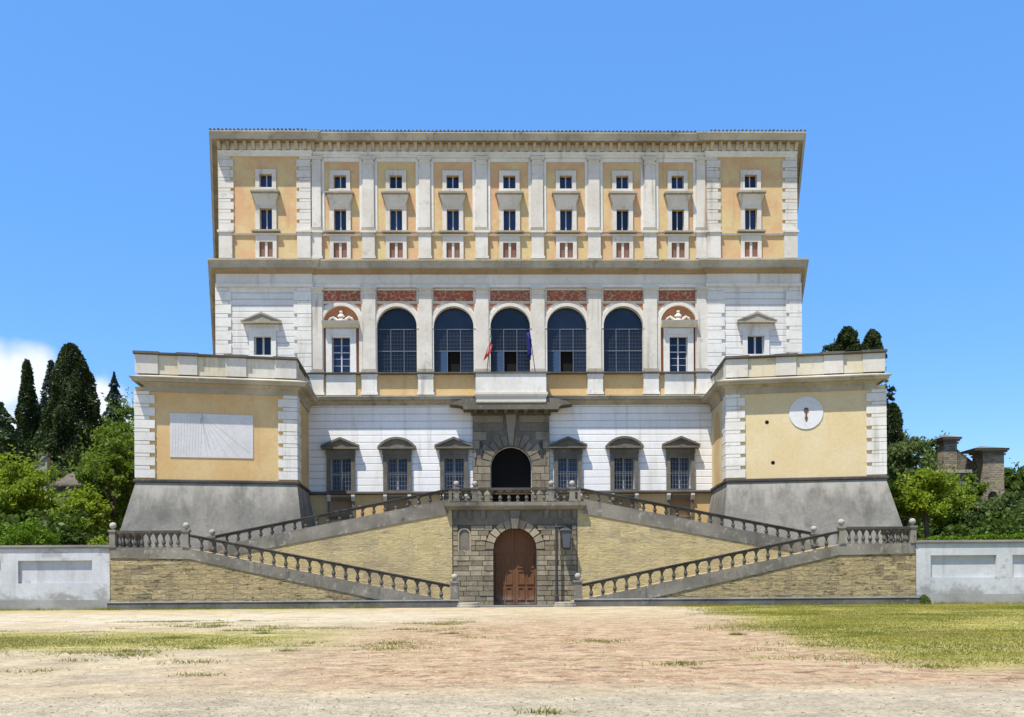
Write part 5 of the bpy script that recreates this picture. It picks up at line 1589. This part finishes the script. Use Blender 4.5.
# ================================================================== GRASS
def blades(n, sampler, hgt, name, mat, label):
    xy = sampler(n)
    n = len(xy)
    th = rng.uniform(0, 2 * PI, n)
    h = hgt * rng.uniform(.4, 1.3, n)
    wd = .007 + .009 * rng.uniform(0, 1, n)
    lean = rng.normal(0, .9, (n, 2)) * h[:, None]
    V = np.zeros((n, 3, 3), np.float32)
    V[:, 0, 0] = xy[:, 0] - np.cos(th) * wd; V[:, 0, 1] = xy[:, 1] - np.sin(th) * wd
    V[:, 1, 0] = xy[:, 0] + np.cos(th) * wd; V[:, 1, 1] = xy[:, 1] + np.sin(th) * wd
    V[:, 2, 0] = xy[:, 0] + lean[:, 0]; V[:, 2, 1] = xy[:, 1] + lean[:, 1]; V[:, 2, 2] = h
    me = bpy.data.meshes.new(name)
    me.vertices.add(3 * n); me.vertices.foreach_set('co', V.ravel())
    me.loops.add(3 * n); me.loops.foreach_set('vertex_index', np.arange(3 * n, dtype=np.int32))
    me.polygons.add(n); me.polygons.foreach_set('loop_start', np.arange(0, 3 * n, 3, dtype=np.int32))
    me.polygons.foreach_set('loop_total', np.full(n, 3, np.int32))
    me.materials.append(mat); me.update(calc_edges=True)
    o = bpy.data.objects.new(name, me); COL.objects.link(o)
    return tag(o, label, 'grass', kind='stuff')

def patchy(x, y, s=.35):
    return np.sin(x * s * 2.1 + 1.3 * np.sin(y * s)) + np.sin(y * s * 3.1 + 1.7 * np.sin(x * s * 1.3)) + .7 * np.sin(x * s * 5.3 + y * s * 4.1)

def fbm(x, y, s, seed):
    """smooth wandering field, about -1 to 1"""
    r_ = np.random.default_rng(seed); v = 0
    for o_ in range(5):
        f = s * 1.9 ** o_
        for _ in range(3):
            a = r_.uniform(0, 2 * PI); v = v + np.sin((x * math.cos(a) * .75 + y * math.sin(a)) * f + r_.uniform(0, 6.3)) * .62 ** o_
    return v / 4.0


def right_grass(n):
    y = 15.5 + 44 * rng.uniform(0, 1, n * 2) ** 1.25; x = 3 + 35 * rng.uniform(0, 1, n * 2)
    e = 6.9 + .13 * np.maximum(y - 25, 0) + 1.6 * np.maximum(0, 19.5 - y)
    inside = (x - e) + 2.2 * fbm(x, y, .5, 3)
    dens = np.clip(.5 + .35 * inside, 0, 1) * np.clip(.62 + .75 * fbm(x, y, .55, 4), .05, 1)
    k = (y < 59.3) & (rng.uniform(0, 1, n * 2) < dens)
    return np.stack([x, y], 1)[k][:n]


def left_grass(n):
    y = rng.uniform(21, 42, n * 3); x = rng.uniform(-28, 1, n * 3)
    p = fbm(x, y, .55, 5)
    band = np.exp(-((y - 28.3 - .10 * (x + 12) + 1.8 * fbm(x, y, .3, 8)) / 2.6) ** 2) / (1 + np.exp((x + 8.2 + 2.5 * fbm(x, y, .6, 9)) * 1.4))
    tuft = .9 * np.exp(-(((x + 4.1) / 1.0) ** 2 + ((y - 25.3) / 1.5) ** 2)) * np.clip(.7 + p, 0, 1)
    k = rng.uniform(0, 1, n * 3) < np.maximum(np.maximum(band * np.clip(.55 + .8 * p, 0, 1), tuft), .5 * np.clip(2.2 * fbm(x, y, .8, 21) - 1.0, 0, 1))
    return np.stack([x, y], 1)[k][:n]


def foot_weeds(n):
    x = np.concatenate([rng.uniform(-40, -8, n // 2), rng.uniform(9, 40, n // 2)])
    y = np.where(np.abs(x) < 25.5, 59.3, 59.9) - np.abs(rng.normal(0, .35, len(x)))
    k = patchy(x, y * 0, .9) > rng.uniform(-1.5, 1.2, len(x))
    return np.stack([x, y], 1)[k]

def strays(n):
    y = rng.uniform(13, 57, n); x = rng.uniform(-25, 20, n)
    k = patchy(x, y, 1.1) > 1.25
    return np.stack([x, y], 1)[k]

blades(250000, right_grass, .05, 'grass', MAT['grass'], 'dry yellow green grass over the right half of the piazza')
blades(90000, left_grass, .035, 'grass', MAT['weed'], 'thin green grass band across the left of the dirt piazza')
def tufts(n):
    spots = [(-.75, 12.15)] + [(random.uniform(-15, -2), random.uniform(17, 42)) for _ in range(40)] + [(random.uniform(-2, 16), random.uniform(17, 30)) for _ in range(16)]
    out = []
    for sx, sy in spots:
        k = random.randint(50, 200); w_ = random.uniform(.08, .34)
        out.append(np.stack([sx + rng.normal(0, w_ * 1.5, k), sy + rng.normal(0, w_, k)], 1))
    return np.concatenate(out)


blades(0, tufts, .075, 'weeds', MAT['weed'], 'small tufts of weeds dotted over the bare dirt')
blades(9000, foot_weeds, .2, 'weeds', MAT['weed'], 'weeds growing along the foot of the walls and benches')
blades(9000, strays, .04, 'grass', MAT['weed'], 'scattered short grass blades on the bare dirt')

# small loose stones on the forecourt
n = 5200
y = 11.2 + 30 * rng.uniform(0, 1, n) ** 1.7; x = rng.uniform(-1, 1, n) * (y * .62) - .8
r = .008 + .02 * rng.uniform(0, 1, n) ** 4
o6 = np.array([(1, 0, 0), (0, 1, 0), (-1, 0, 0), (0, -1, 0), (0, 0, .7), (0, 0, -.3)], float)
V = o6[None] * r[:, None, None] * rng.uniform(.6, 1.4, (n, 6, 1)); V[:, :, 0] += x[:, None]; V[:, :, 1] += y[:, None]; V[:, :, 2] += .004
tri = np.array([(0, 1, 4), (1, 2, 4), (2, 3, 4), (3, 0, 4), (1, 0, 5), (2, 1, 5), (3, 2, 5), (0, 3, 5)])
Fc = (tri[None] + 6 * np.arange(n)[:, None, None]).reshape(-1, 3).astype(np.int32)
me = bpy.data.meshes.new('pebbles')
me.vertices.add(6 * n); me.vertices.foreach_set('co', V.astype(np.float32).ravel())
me.loops.add(Fc.size); me.loops.foreach_set('vertex_index', Fc.ravel())
me.polygons.add(len(Fc)); me.polygons.foreach_set('loop_start', np.arange(0, Fc.size, 3, dtype=np.int32)); me.polygons.foreach_set('loop_total', np.full(len(Fc), 3, np.int32))
b = NB('pebble_stone')
me.materials.append(b.done(b.mix(b.island, (.28, .23, .16), (.44, .38, .28)), .95)); me.update(calc_edges=True)
o = bpy.data.objects.new('pebbles', me); COL.objects.link(o)
tag(o, 'loose pebbles strewn over the bare forecourt', 'pebbles', kind='stuff')
